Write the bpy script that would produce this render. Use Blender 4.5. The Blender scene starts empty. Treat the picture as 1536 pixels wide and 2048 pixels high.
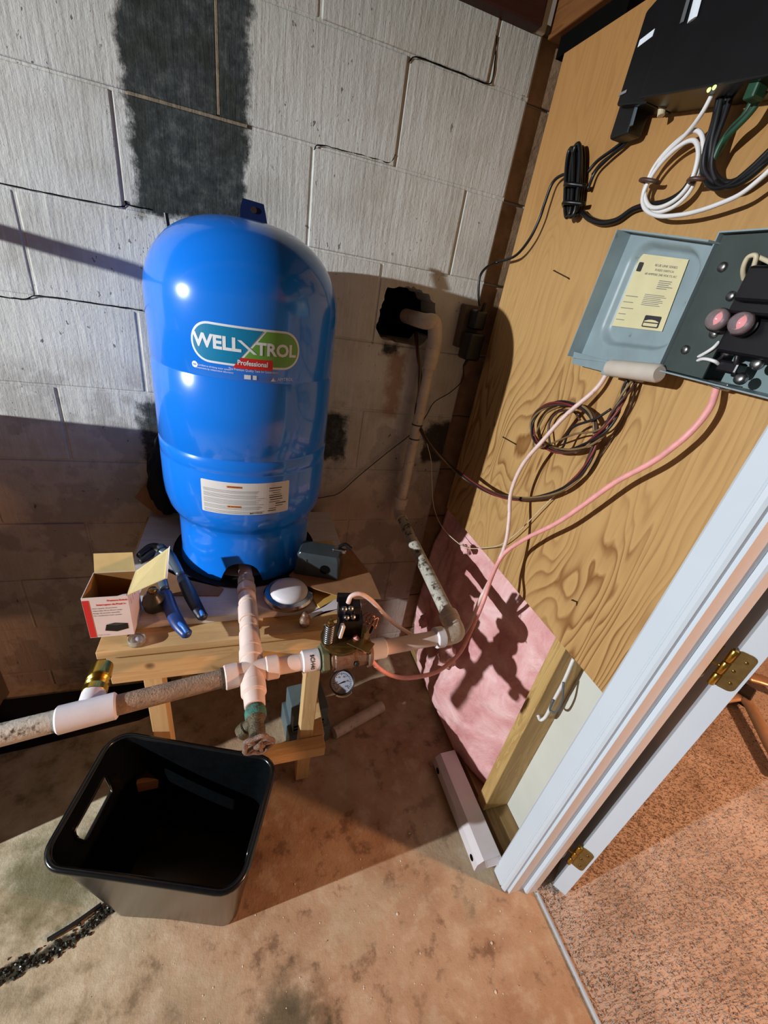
import bpy, bmesh, math, random
from mathutils import Vector, Matrix, noise
C = bpy.context.scene.collection
S = bpy.context.scene
PI = math.pi
V = Vector
# ------------------------------------------------------------------ camera
cd = bpy.data.cameras.new('camera'); cam = bpy.data.objects.new('camera', cd); C.objects.link(cam)
cd.sensor_fit = 'VERTICAL'; cd.sensor_height = 36.0; cd.lens = 14.3947
cd.clip_start = 0.02; cd.clip_end = 60
cam.matrix_world = Matrix(((0.946191, 0.006495, -0.323544, 0.249035), (-0.284048, 0.495686, -0.820739, -1.251890), (0.155046, 0.868477, 0.470859, 1.432783), (0.000000, 0.000000, 0.000000, 1.000000)))
S.camera = cam
# ------------------------------------------------------------------ light, world, exposure
w = bpy.data.worlds.new('world'); S.world = w; w.use_nodes = True
w.node_tree.nodes['Background'].inputs[0].default_value = (1.0, 0.80, 0.66, 1)
w.node_tree.nodes['Background'].inputs[1].default_value = 0.13
def point(name, loc, color, power, radius):
    l = bpy.data.lights.new(name, 'POINT'); l.color = color; l.energy = power; l.shadow_soft_size = radius
    o = bpy.data.objects.new(name, l); C.objects.link(o); o.location = loc; return o
ld = bpy.data.lights.new('work_lamp', 'SPOT'); ld.color = (0.90, 0.96, 1.0); ld.energy = 800; ld.shadow_soft_size = 0.025
ld.spot_size = math.radians(72); ld.spot_blend = 1.0
lo_ = bpy.data.objects.new('work_lamp', ld); C.objects.link(lo_); lo_.location = (-3.2, -1.38, 1.85)
lo_.rotation_euler = (V((0.10, -0.45, 0.72))-lo_.location).to_track_quat('-Z', 'Y').to_euler()
point('den_lamp', (2.5, -2.01, 1.35), (1.0, 0.50, 0.27), 158, 0.06)
S.view_settings.view_transform = 'Standard'; S.view_settings.look = 'None'
S.view_settings.exposure = 0.0; S.view_settings.gamma = 1.0; S.view_settings.use_curve_mapping = False

# ------------------------------------------------------------------ helpers
def lin(c):
    if isinstance(c, str):
        c = tuple(int(c[i:i+2], 16) for i in (0, 2, 4))
    r = []
    for v in c:
        v /= 255.0
        r.append(v/12.92 if v <= 0.04045 else ((v+0.055)/1.055)**2.4)
    return (r[0], r[1], r[2], 1)
MATS = {}
class NT:
    def __init__(s, m):
        s.t = m.node_tree; s.n = s.t.nodes; s.l = s.t.links
        s.b = s.n['Principled BSDF']
    def node(s, t, **k):
        n = s.n.new(t)
        for a, b in k.items(): setattr(n, a, b)
        return n
    def link(s, a, b): s.l.new(a, b)
    def val(s, sock, v):
        if hasattr(v, 'is_linked') or hasattr(v, 'links'): s.l.new(v, sock)
        else: sock.default_value = v
    def math(s, op, a, b=0.0, c=None, clamp=False):
        n = s.node('ShaderNodeMath', operation=op, use_clamp=clamp)
        s.val(n.inputs[0], a); s.val(n.inputs[1], b)
        if c is not None: s.val(n.inputs[2], c)
        return n.outputs[0]
    def mix(s, f, a, b, mode='MIX'):
        n = s.node('ShaderNodeMix', data_type='RGBA', blend_type=mode)
        s.val(n.inputs[0], f); s.val(n.inputs[6], a); s.val(n.inputs[7], b)
        return n.outputs[2]
    def pos(s): return s.node('ShaderNodeNewGeometry').outputs['Position']
    def noise(s, vec, scale, detail=3, rough=0.55, dist=0.0, stretch=None):
        if stretch:
            m = s.node('ShaderNodeMapping'); m.inputs['Scale'].default_value = stretch
            s.link(vec, m.inputs[0]); vec = m.outputs[0]
        n = s.node('ShaderNodeTexNoise'); n.inputs['Scale'].default_value = scale
        n.inputs['Detail'].default_value = detail; n.inputs['Roughness'].default_value = rough
        n.inputs['Distortion'].default_value = dist
        s.link(vec, n.inputs['Vector']); return n.outputs[0]
    def ramp(s, f, stops):
        n = s.node('ShaderNodeValToRGB'); s.link(f, n.inputs[0])
        e = n.color_ramp.elements
        while len(e) < len(stops): e.new(0.5)
        for i, (p, c) in enumerate(stops):
            e[i].position = p; e[i].color = c if isinstance(c, tuple) and len(c) == 4 else (c, c, c, 1)
        return n.outputs[0]
    def sep(s, v):
        n = s.node('ShaderNodeSeparateXYZ'); s.link(v, n.inputs[0]); return n.outputs
    def bump(s, h, strength=0.5, dist=0.01, prev=None):
        n = s.node('ShaderNodeBump'); n.inputs['Strength'].default_value = strength
        n.inputs['Distance'].default_value = dist; s.link(h, n.inputs['Height'])
        if prev is not None: s.link(prev, n.inputs['Normal'])
        return n.outputs[0]
    def step(s, v, a, b):
        n = s.node('ShaderNodeMapRange', interpolation_type='SMOOTHSTEP')
        s.val(n.inputs[0], v); n.inputs[1].default_value = a; n.inputs[2].default_value = b
        return n.outputs[0]
def newmat(name, rough=0.5, metal=0.0, spec=0.5):
    m = bpy.data.materials.new(name); m.use_nodes = True
    t = NT(m); t.b.inputs['Roughness'].default_value = rough; t.b.inputs['Metallic'].default_value = metal
    t.b.inputs['Specular IOR Level'].default_value = spec
    MATS[name] = m; return m, t
def mat(name, col, rough=0.5, metal=0.0, var=0.12, scale=25, bump=0.0, dirt=None, spec=0.5, dirt_amt=0.55, coat=0.0):
    """plain material with slight procedural mottling, optional dirt patches and fine relief"""
    m, t = newmat(name, rough, metal, spec)
    p = t.node('ShaderNodeTexCoord').outputs['Object']
    c = lin(col)
    n = t.noise(p, scale, 4)
    d = tuple(max(0, x*(1-var)) for x in c[:3])+(1,); u = tuple(min(1, x*(1+var)) for x in c[:3])+(1,)
    out = t.ramp(n, [(0.3, d), (0.7, u)])
    if dirt:
        f = t.step(t.noise(p, scale*1.7, 6, 0.65), dirt_amt, dirt_amt+0.14)
        out = t.mix(f, out, lin(dirt))
    t.link(out, t.b.inputs['Base Color'])
    if bump: t.link(t.bump(t.noise(p, scale*6, 4), bump, 0.004), t.b.inputs['Normal'])
    if coat: t.b.inputs['Coat Weight'].default_value = coat; t.b.inputs['Coat Roughness'].default_value = 0.02
    return m

def bm_(): return bmesh.new()
def obj(name, bm, m, parent=None, smooth=False, world=True):
    bmesh.ops.recalc_face_normals(bm, faces=bm.faces)
    me = bpy.data.meshes.new(name); bm.to_mesh(me); bm.free()
    if smooth:
        me.polygons.foreach_set('use_smooth', [True]*len(me.polygons))
    if m is not None:
        for x in (m if isinstance(m, (list, tuple)) else [m]): me.materials.append(MATS[x] if isinstance(x, str) else x)
    o = bpy.data.objects.new(name, me); C.objects.link(o)
    if parent is not None:
        o.parent = parent
        q = parent; off = V((0, 0, 0))
        while q is not None: off += q.location; q = q.parent
        o.location = -off
    return o
def auto(o, ang=35):
    me = o.data
    me.polygons.foreach_set('use_smooth', [True]*len(me.polygons))
    b = bmesh.new(); b.from_mesh(me)
    for e in b.edges:
        if len(e.link_faces) == 2 and e.calc_face_angle(0) > math.radians(ang): e.smooth = False
    b.to_mesh(me); b.free()
    wn = o.modifiers.new('weighted', 'WEIGHTED_NORMAL'); wn.keep_sharp = True
    return o
def tag(o, label=None, cat=None, group=None, kind=None):
    if label: o['label'] = label
    if cat: o['category'] = cat
    if group: o['group'] = group
    if kind: o['kind'] = kind
    return o
def thing(name, label, cat, loc, group=None):
    o = bpy.data.objects.new(name, None); C.objects.link(o); o.location = loc
    o.empty_display_size = 0.05
    return tag(o, label, cat, group)
def recentre(o):
    """put a single-mesh thing's origin at its base"""
    vs = [v.co for v in o.data.vertices]
    c = V(((min(v.x for v in vs)+max(v.x for v in vs))/2, (min(v.y for v in vs)+max(v.y for v in vs))/2, min(v.z for v in vs)))
    o.data.transform(Matrix.Translation(-c)); o.location = c; return o
def struct(name, loc=(0, 0, 0)):
    o = bpy.data.objects.new(name, None); C.objects.link(o); o.location = loc; o['kind'] = 'structure'; return o

def box(bm, x0, x1, y0, y1, z0, z1, bev=0.0, seg=2, M=None):
    vs = [bm.verts.new((x, y, z)) for x in (x0, x1) for y in (y0, y1) for z in (z0, z1)]
    f = [(0, 1, 3, 2), (4, 6, 7, 5), (0, 4, 5, 1), (2, 3, 7, 6), (0, 2, 6, 4), (1, 5, 7, 3)]
    fs = [bm.faces.new([vs[i] for i in q]) for q in f]
    if bev:
        es = list({e for q in fs for e in q.edges})
        r = bmesh.ops.bevel(bm, geom=es, offset=bev, segments=seg, profile=0.5, affect='EDGES')
        vs = list({v for q in r['faces'] for v in q.verts} | {v for v in vs if v.is_valid})
    if M is not None:
        bmesh.ops.transform(bm, matrix=M, verts=vs)
    return bm
def obox(bm, c, sx, sy, sz, rot=None, bev=0.0, seg=2):
    """box of size sx,sy,sz centred on c with a rotation matrix"""
    M = Matrix.Translation(V(c)) @ (rot.to_4x4() if rot is not None else Matrix())
    return box(bm, -sx/2, sx/2, -sy/2, sy/2, -sz/2, sz/2, bev, seg, M)
def rz(a): return Matrix.Rotation(math.radians(a), 3, 'Z')
def frame(d, up=(0, 0, 1)):
    """rotation whose local Z runs along d"""
    d = V(d).normalized(); u = V(up)
    if abs(d.dot(u)) > 0.98: u = V((0, 1, 0))
    x = u.cross(d).normalized(); y = d.cross(x)
    return Matrix((x, y, d)).transposed()
def lathe(bm, prof, n=32, M=None, cap=True):
    """profile [(r,z)] turned about local Z"""
    rings = []
    for r, z in prof:
        if r < 1e-6: rings.append([bm.verts.new((0, 0, z))])
        else: rings.append([bm.verts.new((r*math.cos(2*PI*i/n), r*math.sin(2*PI*i/n), z)) for i in range(n)])
    for a, b in zip(rings, rings[1:]):
        if len(a) == 1 and len(b) == 1: continue
        for i in range(n):
            j = (i+1) % n
            if len(a) == 1: bm.faces.new((a[0], b[j], b[i]))
            elif len(b) == 1: bm.faces.new((a[i], a[j], b[0]))
            else: bm.faces.new((a[i], a[j], b[j], b[i]))
    if cap:
        if len(rings[0]) > 1: bm.faces.new(list(reversed(rings[0])))
        if len(rings[-1]) > 1: bm.faces.new(rings[-1])
    vs = [v for r in rings for v in r]
    if M is not None: bmesh.ops.transform(bm, matrix=M, verts=vs)
    return bm
def at(c, d): return Matrix.Translation(V(c)) @ frame(d).to_4x4()
def cyl(bm, a, b, r, n=20, r2=None, bev=0.0):
    a, b = V(a), V(b); L = (b-a).length; r2 = r if r2 is None else r2
    pr = [(r, 0), (r2, L)]
    if bev: pr = [(r-bev, 0), (r, bev), (r2, L-bev), (r2-bev, L)]
    return lathe(bm, pr, n, at(a, b-a))
def spline(pts, k=8, closed=False):
    P = [V(p) for p in pts]; n = len(P); out = []
    segs = n if closed else n-1
    for i in range(segs):
        p0 = P[(i-1) % n] if closed or i > 0 else P[0]*2-P[1]
        p1 = P[i]; p2 = P[(i+1) % n]
        p3 = P[(i+2) % n] if closed or i+2 < n else P[-1]*2-P[-2]
        for j in range(k):
            t = j/k
            out.append(0.5*((2*p1)+(p2-p0)*t+(2*p0-5*p1+4*p2-p3)*t*t+(3*p1-p0-3*p2+p3)*t**3))
    if not closed: out.append(P[-1])
    return out
def tube(bm, pts, r, n=8, closed=False, flat=1.0, flatdir=None):
    P = [V(p) for p in pts]; m = len(P); rings = []
    T = []
    for i in range(m):
        a = P[(i-1) % m] if closed or i > 0 else P[0]; b = P[(i+1) % m] if closed or i < m-1 else P[-1]
        T.append((b-a).normalized())
    u = V((0, 0, 1)) if abs(T[0].z) < 0.9 else V((1, 0, 0))
    x = (u-T[0]*u.dot(T[0])).normalized()
    for i in range(m):
        x = (x-T[i]*x.dot(T[i])).normalized()
        if flatdir is not None:
            fd = V(flatdir); q = (fd-T[i]*fd.dot(T[i]))
            if q.length > 0.15: x = q.normalized()
        y = T[i].cross(x); rr = r(i/(m-1)) if callable(r) else r
        rings.append([bm.verts.new(P[i]+x*rr*flat*math.cos(2*PI*j/n)+y*rr*math.sin(2*PI*j/n)) for j in range(n)])
    for i in range(m if closed else m-1):
        a, b = rings[i], rings[(i+1) % m]
        for j in range(n): bm.faces.new((a[j], a[(j+1) % n], b[(j+1) % n], b[j]))
    if not closed:
        bm.faces.new(list(reversed(rings[0]))); bm.faces.new(rings[-1])
    return bm
def prism(bm, poly, f0, f1):
    """extrude a 2-D polygon between two mapping functions (u,v)->Vector"""
    a = [bm.verts.new(f0(u, v)) for u, v in poly]; b = [bm.verts.new(f1(u, v)) for u, v in poly]
    n = len(poly)
    fa = bm.faces.new(a); fb = bm.faces.new(list(reversed(b)))
    for i in range(n): bm.faces.new((a[i], b[i], b[(i+1) % n], a[(i+1) % n]))
    bmesh.ops.triangulate(bm, faces=[fa, fb], ngon_method='EAR_CLIP'); return bm
def text_bm(s, size, align='CENTER', bold=0.0, sx=1.0):
    """flat text in XY as a bmesh"""
    cu = bpy.data.curves.new('text', 'FONT'); cu.body = s; cu.size = size; cu.align_x = align; cu.align_y = 'CENTER'
    cu.offset = bold; cu.resolution_u = 3
    o = bpy.data.objects.new('text', cu); C.objects.link(o)
    dg = bpy.context.evaluated_depsgraph_get(); dg.update()
    me = bpy.data.meshes.new_from_object(o.evaluated_get(dg))
    bm = bmesh.new(); bm.from_mesh(me)
    bpy.data.objects.remove(o); bpy.data.meshes.remove(me); bpy.data.curves.remove(cu)
    if sx != 1.0:
        for v in bm.verts: v.co.x *= sx
    return bm
def addflat(bm, src, fn):
    """copy bmesh src into bm with vertices mapped by fn(x,y)"""
    mp = {v: bm.verts.new(fn(v.co.x, v.co.y)) for v in src.verts}
    for f in src.faces:
        try: bm.faces.new([mp[v] for v in f.verts])
        except ValueError: pass
    src.free()
def flatpoly(poly, cut=None):
    b = bmesh.new(); f = b.faces.new([b.verts.new((u, v, 0)) for u, v in poly])
    bmesh.ops.triangulate(b, faces=[f], ngon_method='EAR_CLIP')
    if cut: slices(b, cut)
    return b
def slices(b, step):
    xs = [v.co.x for v in b.verts]; x = min(xs)+step
    while x < max(xs):
        bmesh.ops.bisect_plane(b, geom=list(b.verts)+list(b.edges)+list(b.faces), plane_co=(x, 0, 0), plane_no=(1, 0, 0)); x += step
def rect(u0, u1, v0, v1): return [(u0, v0), (u1, v0), (u1, v1), (u0, v1)]
def rrect(u0, u1, v0, v1, r, n=6):
    out = []
    for cx, cy, a in ((u1-r, v1-r, 0), (u0+r, v1-r, 90), (u0+r, v0+r, 180), (u1-r, v0+r, 270)):
        for i in range(n+1):
            t = math.radians(a+90*i/n); out.append((cx+r*math.cos(t), cy+r*math.sin(t)))
    return out
rng = random.Random(7)

# ------------------------------------------------------------------ materials
def boxmask(t, X, Z, x0, x1, z0, z1, soft=0.012):
    dx = t.math('SUBTRACT', t.math('ABSOLUTE', t.math('SUBTRACT', X, (x0+x1)/2)), (x1-x0)/2)
    dz = t.math('SUBTRACT', t.math('ABSOLUTE', t.math('SUBTRACT', Z, (z0+z1)/2)), (z1-z0)/2)
    return t.step(t.math('MAXIMUM', dx, dz), soft, -soft)
def block_mat(name, mortar=False):
    m, t = newmat(name, 0.85, spec=0.25)
    p = t.pos(); x, y, z = t.sep(p)
    wob = t.math('MULTIPLY', t.math('SUBTRACT', t.noise(p, 14, 6, 0.7), 0.5), 0.10)
    X = t.math('ADD', x, wob)
    Z = t.math('ADD', z, t.math('MULTIPLY', t.math('SUBTRACT', t.noise(p, 17, 5, 0.65), 0.5), 0.08))
    n1 = t.noise(p, 6, 5, 0.6); n2 = t.noise(p, 40, 5, 0.7); n3 = t.noise(p, 120, 3, 0.6)
    streak = t.noise(p, 70, 5, 0.65, 0, (1, 1, 0.10)); chips = t.noise(p, 75, 3, 0.6, 0, (1, 1, 0.55))
    paint = t.ramp(n1, [(0.32, lin((186, 182, 172))), (0.5, lin((206, 204, 197))), (0.72, lin((218, 218, 214)))])
    paint = t.mix(t.math('MULTIPLY', t.step(streak, 0.50, 0.66), 0.5), paint, lin((220, 218, 212)))
    # yellow-green tint near the top, reddish-brown low down
    top_tint = t.math('MULTIPLY', t.step(t.math('ADD', z, t.math('MULTIPLY', n1, 0.5)), 1.95, 2.35), 0.35)
    paint = t.mix(top_tint, paint, lin((120, 116, 84)))
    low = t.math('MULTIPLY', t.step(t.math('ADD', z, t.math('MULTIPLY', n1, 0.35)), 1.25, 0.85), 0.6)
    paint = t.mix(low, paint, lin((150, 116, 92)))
    pits = t.math('MULTIPLY', t.step(n2, 0.645, 0.70), t.step(n1, 0.40, 0.60))
    pits = t.math('MAXIMUM', pits, t.math('MULTIPLY', t.step(chips, 0.66, 0.69), t.step(n1, 0.47, 0.57)))
    paint = t.mix(t.math('MULTIPLY', pits, 0.8), paint, lin((84, 76, 68)))
    bare = t.ramp(n2, [(0.3, lin((38, 41, 42))), (0.52, lin((66, 70, 70))), (0.75, lin((104, 106, 102)))])
    bare = t.mix(t.math('MULTIPLY', t.step(n1, 0.45, 0.6), 0.6), bare, lin((44, 47, 38)))
    if mortar: bare = t.ramp(n2, [(0.3, lin((104, 92, 76))), (0.7, lin((158, 142, 120)))])
    mask = boxmask(t, X, Z, 0.025, 0.265, 1.50, 2.4)
    for b in ((-0.02, 0.30, 0.80, 1.07), (0.47, 0.565, 0.915, 1.075), (0.845, 1.0, 0.915, 1.065), (0.645, 0.70, 1.265, 1.30), (0.03, 0.31, 0.20, 0.80)):
        mask = t.math('MAXIMUM', mask, boxmask(t, X, Z, *b))
    col = t.mix(mask, paint, bare)
    rust = t.math('MULTIPLY', boxmask(t, X, Z, 0.675, 0.725, 1.08, 1.27, 0.015), 0.6)
    col = t.mix(rust, col, lin((140, 84, 44)))
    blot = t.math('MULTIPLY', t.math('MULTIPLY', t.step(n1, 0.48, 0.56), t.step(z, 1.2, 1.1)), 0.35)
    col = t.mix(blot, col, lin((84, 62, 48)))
    t.link(col, t.b.inputs['Base Color'])
    h = t.math('ADD', t.math('MULTIPLY', streak, 0.9), t.math('ADD', t.math('MULTIPLY', n2, 0.4), t.math('MULTIPLY', n3, 0.35)))
    h = t.math('ADD', h, t.math('MULTIPLY', t.math('MAXIMUM', mask, pits), -0.4))
    t.link(t.bump(h, 0.42, 0.006), t.b.inputs['Normal'])
block_mat('painted_block'); block_mat('old_mortar', True)
mat('bare_block', (150, 122, 96), 0.9, var=0.3, scale=20, bump=0.5, spec=0.2)
mat('black_void', (10, 9, 8), 0.95, spec=0.05)

def floor_mat():
    m, t = newmat('concrete_floor', 0.6, spec=0.35)
    p = t.pos(); x, y, z = t.sep(p)
    n1 = t.noise(p, 2.6, 6, 0.6); n2 = t.noise(p, 14, 6, 0.65); n3 = t.noise(p, 90, 4, 0.6); n4 = t.noise(p, 260, 2)
    base = t.ramp(n1, [(0.30, lin((120, 92, 68))), (0.45, lin((162, 130, 100))), (0.58, lin((182, 154, 124))), (0.72, lin((154, 118, 88)))])
    base = t.mix(t.math('MULTIPLY', t.step(n2, 0.5, 0.66), 0.45), base, lin((200, 184, 158)))
    base = t.mix(t.math('MULTIPLY', t.step(n2, 0.47, 0.34), 0.65), base, lin((94, 66, 44)))
    # grey-green damp left side, lightened to imitate lamp light; mossy patch in front
    left = t.math('MULTIPLY', t.step(t.math('ADD', x, t.math('MULTIPLY', t.math('SUBTRACT', n1, 0.5), 0.5)), 0.22, -0.12), 0.65)
    base = t.mix(left, base, t.ramp(n2, [(0.3, lin((126, 114, 84))), (0.5, lin((196, 184, 154))), (0.7, lin((220, 210, 184)))]))
    pat = t.math('MULTIPLY', t.step(t.noise(p, 4.5, 5, 0.6, 0.6), 0.48, 0.64), 0.38)
    base = t.mix(pat, base, lin((176, 166, 138)))
    def disc(cx, cy, r, soft, sx=1.0):
        dx = t.math('MULTIPLY', t.math('SUBTRACT', x, cx), sx); dy = t.math('SUBTRACT', y, cy)
        d = t.math('SQRT', t.math('ADD', t.math('MULTIPLY', dx, dx), t.math('MULTIPLY', dy, dy)))
        d = t.math('ADD', d, t.math('MULTIPLY', t.math('SUBTRACT', n2, 0.5), 0.22))
        return t.step(d, r+soft, r-soft)
    moss = t.math('MULTIPLY', disc(0.33, -1.03, 0.085, 0.05), 0.8)
    base = t.mix(moss, base, lin((62, 64, 44)))
    g2 = t.math('MULTIPLY', disc(-0.22, -0.62, 0.11, 0.06), 0.7)
    base = t.mix(g2, base, lin((88, 84, 44)))
    # wet crack: distance to a broken line on the floor
    ln = [V((-0.2930, -0.7908, 0.0000)), V((-0.2036, -0.7700, 0.0000)), V((-0.1416, -0.7558, 0.0000)), V((-0.0881, -0.7301, 0.0000)), V((-0.0541, -0.7022, 0.0000)), V((-0.0762, -0.6666, 0.0000))]
    dist = None
    for a, b in zip(ln, ln[1:]):
        ab = b-a; L2 = ab.x*ab.x+ab.y*ab.y
        px_ = t.math('SUBTRACT', x, a.x); py_ = t.math('SUBTRACT', y, a.y)
        h = t.math('DIVIDE', t.math('ADD', t.math('MULTIPLY', px_, ab.x), t.math('MULTIPLY', py_, ab.y)), L2, clamp=True)
        dx = t.math('SUBTRACT', px_, t.math('MULTIPLY', h, ab.x)); dy = t.math('SUBTRACT', py_, t.math('MULTIPLY', h, ab.y))
        d = t.math('SQRT', t.math('ADD', t.math('MULTIPLY', dx, dx), t.math('MULTIPLY', dy, dy)))
        dist = d if dist is None else t.math('MINIMUM', dist, d)
    wet = t.step(t.math('ADD', dist, t.math('MULTIPLY', t.math('SUBTRACT', n2, 0.5), 0.045)), 0.019, 0.010)
    base = t.mix(t.math('MULTIPLY', wet, 0.9), base, lin((30, 32, 26)))
    specks = t.step(n3, 0.70, 0.74)
    base = t.mix(specks, base, lin((52, 38, 28)))
    t.link(base, t.b.inputs['Base Color'])
    r = t.math('SUBTRACT', 0.72, t.math('MULTIPLY', wet, 0.45)); t.link(r, t.b.inputs['Roughness'])
    h = t.math('ADD', t.math('MULTIPLY', n2, 0.9), t.math('ADD', t.math('MULTIPLY', n3, 0.5), t.math('MULTIPLY', n4, 0.2)))
    t.link(t.bump(h, 0.45, 0.006), t.b.inputs['Normal'])
floor_mat()

def ply_mat():
    m, t = newmat('plywood', 0.6, spec=0.3)
    p = t.pos()
    mp = t.node('ShaderNodeMapping'); mp.inputs['Scale'].default_value = (1.0, 3.4, 0.72); t.link(p, mp.inputs[0])
    q = mp.outputs[0]
    field = t.noise(q, 2.0, 2.0, 0.45, 0.5)
    fine = t.noise(p, 120, 3, 0.5, 0, (1, 1, 0.06))
    rings = t.math('FRACT', t.math('ADD', t.math('MULTIPLY', field, 20.0), t.math('MULTIPLY', fine, 0.18)))
    saw = t.ramp(rings, [(0.0, 0.0), (0.55, 0.25), (0.86, 1.0), (1.0, 0.05)])
    fade = t.math('ADD', 0.30, t.math('MULTIPLY', t.step(t.noise(p, 3.0, 3), 0.38, 0.62), 0.65))
    z = t.sep(p)[2]
    fade = t.math('MULTIPLY', fade, t.math('ADD', 0.35, t.math('MULTIPLY', t.step(z, 1.65, 1.15), 0.65)))
    col = t.mix(t.math('MULTIPLY', saw, fade), lin((190, 150, 96)), lin((122, 76, 34)))
    col = t.mix(t.math('MULTIPLY', t.step(fine, 0.45, 0.7), 0.22), col, lin((150, 112, 66)))
    col = t.mix(t.math('MULTIPLY', t.step(z, 1.40, 1.85), 0.6), col, lin((150, 98, 44)))  # browner toward the top, imitating the lamp's falloff
    t.link(col, t.b.inputs['Base Color'])
    t.link(t.bump(t.math('ADD', fine, t.math('MULTIPLY', saw, 0.4)), 0.12, 0.003), t.b.inputs['Normal'])
ply_mat()
def wood_mat(name, a, b, axis=0, scale=1.0, rough=0.6):
    m, t = newmat(name, rough, spec=0.3)
    p = t.pos()
    st = [14.0, 14.0, 14.0]; st[axis] = 1.2
    n = t.noise(p, 2.2*scale, 5, 0.6, 0.6, tuple(st))
    rings = t.math('FRACT', t.math('MULTIPLY', n, 5.0))
    col = t.mix(t.math('MULTIPLY', rings, 0.55), lin(a), lin(b))
    kn = t.step(t.noise(p, 9, 2), 0.70, 0.76)
    col = t.mix(kn, col, lin(tuple(int(v*0.55) for v in b)))
    t.link(col, t.b.inputs['Base Color'])
    t.link(t.bump(n, 0.15, 0.003), t.b.inputs['Normal'])
wood_mat('pine_x', (216, 180, 128), (190, 146, 92), 0)
wood_mat('pine_z', (216, 182, 130), (192, 148, 94), 2)
wood_mat('stud_wood', (196, 162, 104), (150, 112, 62), 2)
wood_mat('plate_wood', (150, 122, 80), (112, 84, 50), 1)
wood_mat('joist_wood', (120, 76, 38), (78, 44, 20), 1)
wood_mat('dark_sill', (64, 30, 20), (40, 18, 12), 0)
wood_mat('white_plank_wood', (214, 206, 202), (190, 176, 168), 0)

mat('tank_blue', (16, 122, 232), 0.20, 0.0, var=0.03, scale=8, spec=0.5, coat=0.5)
mat('dark_blue', (22, 44, 92), 0.35)
mat('steel', (150, 150, 150), 0.35, 1.0)
mat('decal_white', (226, 232, 238), 0.4, var=0.03)
mat('decal_teal', (12, 126, 172), 0.35, var=0.05)
mat('decal_green', (106, 164, 66), 0.35, var=0.05)
mat('decal_red', (206, 42, 40), 0.4, var=0.05)
mat('label_white', (222, 218, 214), 0.5, var=0.03)
mat('print_grey', (128, 124, 124), 0.6)
mat('print_dark', (52, 48, 50), 0.6)
mat('print_orange', (222, 126, 48), 0.5)
mat('pvc', (230, 206, 194), 0.42, var=0.08, scale=30, dirt=(186, 146, 120), dirt_amt=0.62)
mat('pvc_white', (226, 222, 226), 0.35, var=0.06, scale=30, dirt=(150, 118, 96), dirt_amt=0.66)
mat('pvc_dusty', (206, 190, 172), 0.6, var=0.12, scale=30, dirt=(164, 138, 114), dirt_amt=0.56, bump=0.2)
mat('galvanised', (158, 134, 112), 0.62, 0.25, var=0.25, scale=45, dirt=(122, 98, 78), dirt_amt=0.55, bump=0.5)
mat('iron_pipe', (92, 76, 60), 0.6, 0.3, var=0.3, scale=30, bump=0.4)
mat('flaked_paint', (190, 184, 170), 0.6, var=0.15, scale=30, dirt=(80, 64, 48), dirt_amt=0.50, bump=0.3)
mat('brass', (190, 160, 74), 0.26, 1.0, var=0.15)
mat('hinge_gold', (150, 130, 82), 0.42, 0.85, var=0.2, scale=60)
mat('old_brass', (128, 104, 60), 0.35, 0.9, var=0.25)
mat('verdigris', (60, 110, 96), 0.8, 0.0, var=0.35, scale=60, dirt=(70, 66, 52), dirt_amt=0.50, bump=0.5)
mat('tarnished', (88, 78, 58), 0.55, 0.5, var=0.3, scale=60, bump=0.5)
mat('crusty', (140, 116, 104), 0.6, 0.4, var=0.4, scale=90, bump=0.8)
mat('cast_metal', (132, 108, 92), 0.5, 0.55, var=0.22, scale=30, dirt=(122, 78, 60), dirt_amt=0.52, bump=0.3)
mat('nut_metal', (118, 122, 96), 0.45, 0.6, var=0.2, scale=40, bump=0.2)
mat('gauge_black', (18, 18, 20), 0.3)
mat('gauge_face', (150, 152, 162), 0.3, var=0.1)
mat('tub_black', (13, 16, 18), 0.22, var=0.2, scale=60, spec=0.55)
mat('carton_white', (226, 212, 208), 0.6, var=0.04)
mat('carton_kraft', (206, 184, 128), 0.75, var=0.06, scale=40)
mat('carton_inner', (150, 104, 48), 0.8, var=0.08)
mat('grip_blue', (26, 58, 118), 0.4, var=0.15)
mat('grip_lit', (52, 120, 212), 0.35)
mat('grip_dark', (16, 22, 40), 0.45)
mat('tool_steel', (104, 118, 128), 0.4, 0.7)
mat('tool_dark', (34, 36, 38), 0.5, 0.4)
mat('olive_plastic', (54, 56, 44), 0.35, var=0.2)
mat('grey_gloss', (58, 66, 70), 0.2, var=0.12, spec=0.6)
mat('dome_white', (222, 216, 220), 0.35, var=0.03)
mat('chrome', (200, 200, 205), 0.18, 1.0, var=0.05)
mat('cardboard', (150, 106, 70), 0.85, var=0.12, scale=30)
mat('lit_plank_patch', (214, 170, 84), 0.7, var=0.08)
mat('black_plastic', (9, 9, 12), 0.4, var=0.2)
mat('black_matte', (20, 20, 22), 0.8, var=0.3, spec=0.2)
mat('grey_strip', (96, 98, 98), 0.4)
mat('panel_grey', (136, 152, 156), 0.42, 0.0, var=0.08, scale=20, dirt=(100, 106, 92), dirt_amt=0.62)
mat('panel_inner', (54, 64, 60), 0.5, 0.0, var=0.15, scale=20)
mat('panel_back', (116, 134, 134), 0.5, var=0.1)
mat('paper_cream', (214, 202, 158), 0.6, var=0.05)
mat('bakelite', (16, 14, 18), 0.3, var=0.2)
mat('beige', (196, 184, 170), 0.5, var=0.06)
mat('wire_white', (226, 222, 220), 0.45, var=0.06)
mat('wire_cream', (206, 190, 160), 0.5)
mat('romex_pink', (236, 162, 158), 0.5, var=0.12, scale=50, dirt=(222, 186, 168), dirt_amt=0.6)
mat('romex_white', (226, 196, 186), 0.5, var=0.12, scale=50, dirt=(196, 140, 110), dirt_amt=0.6)
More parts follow.
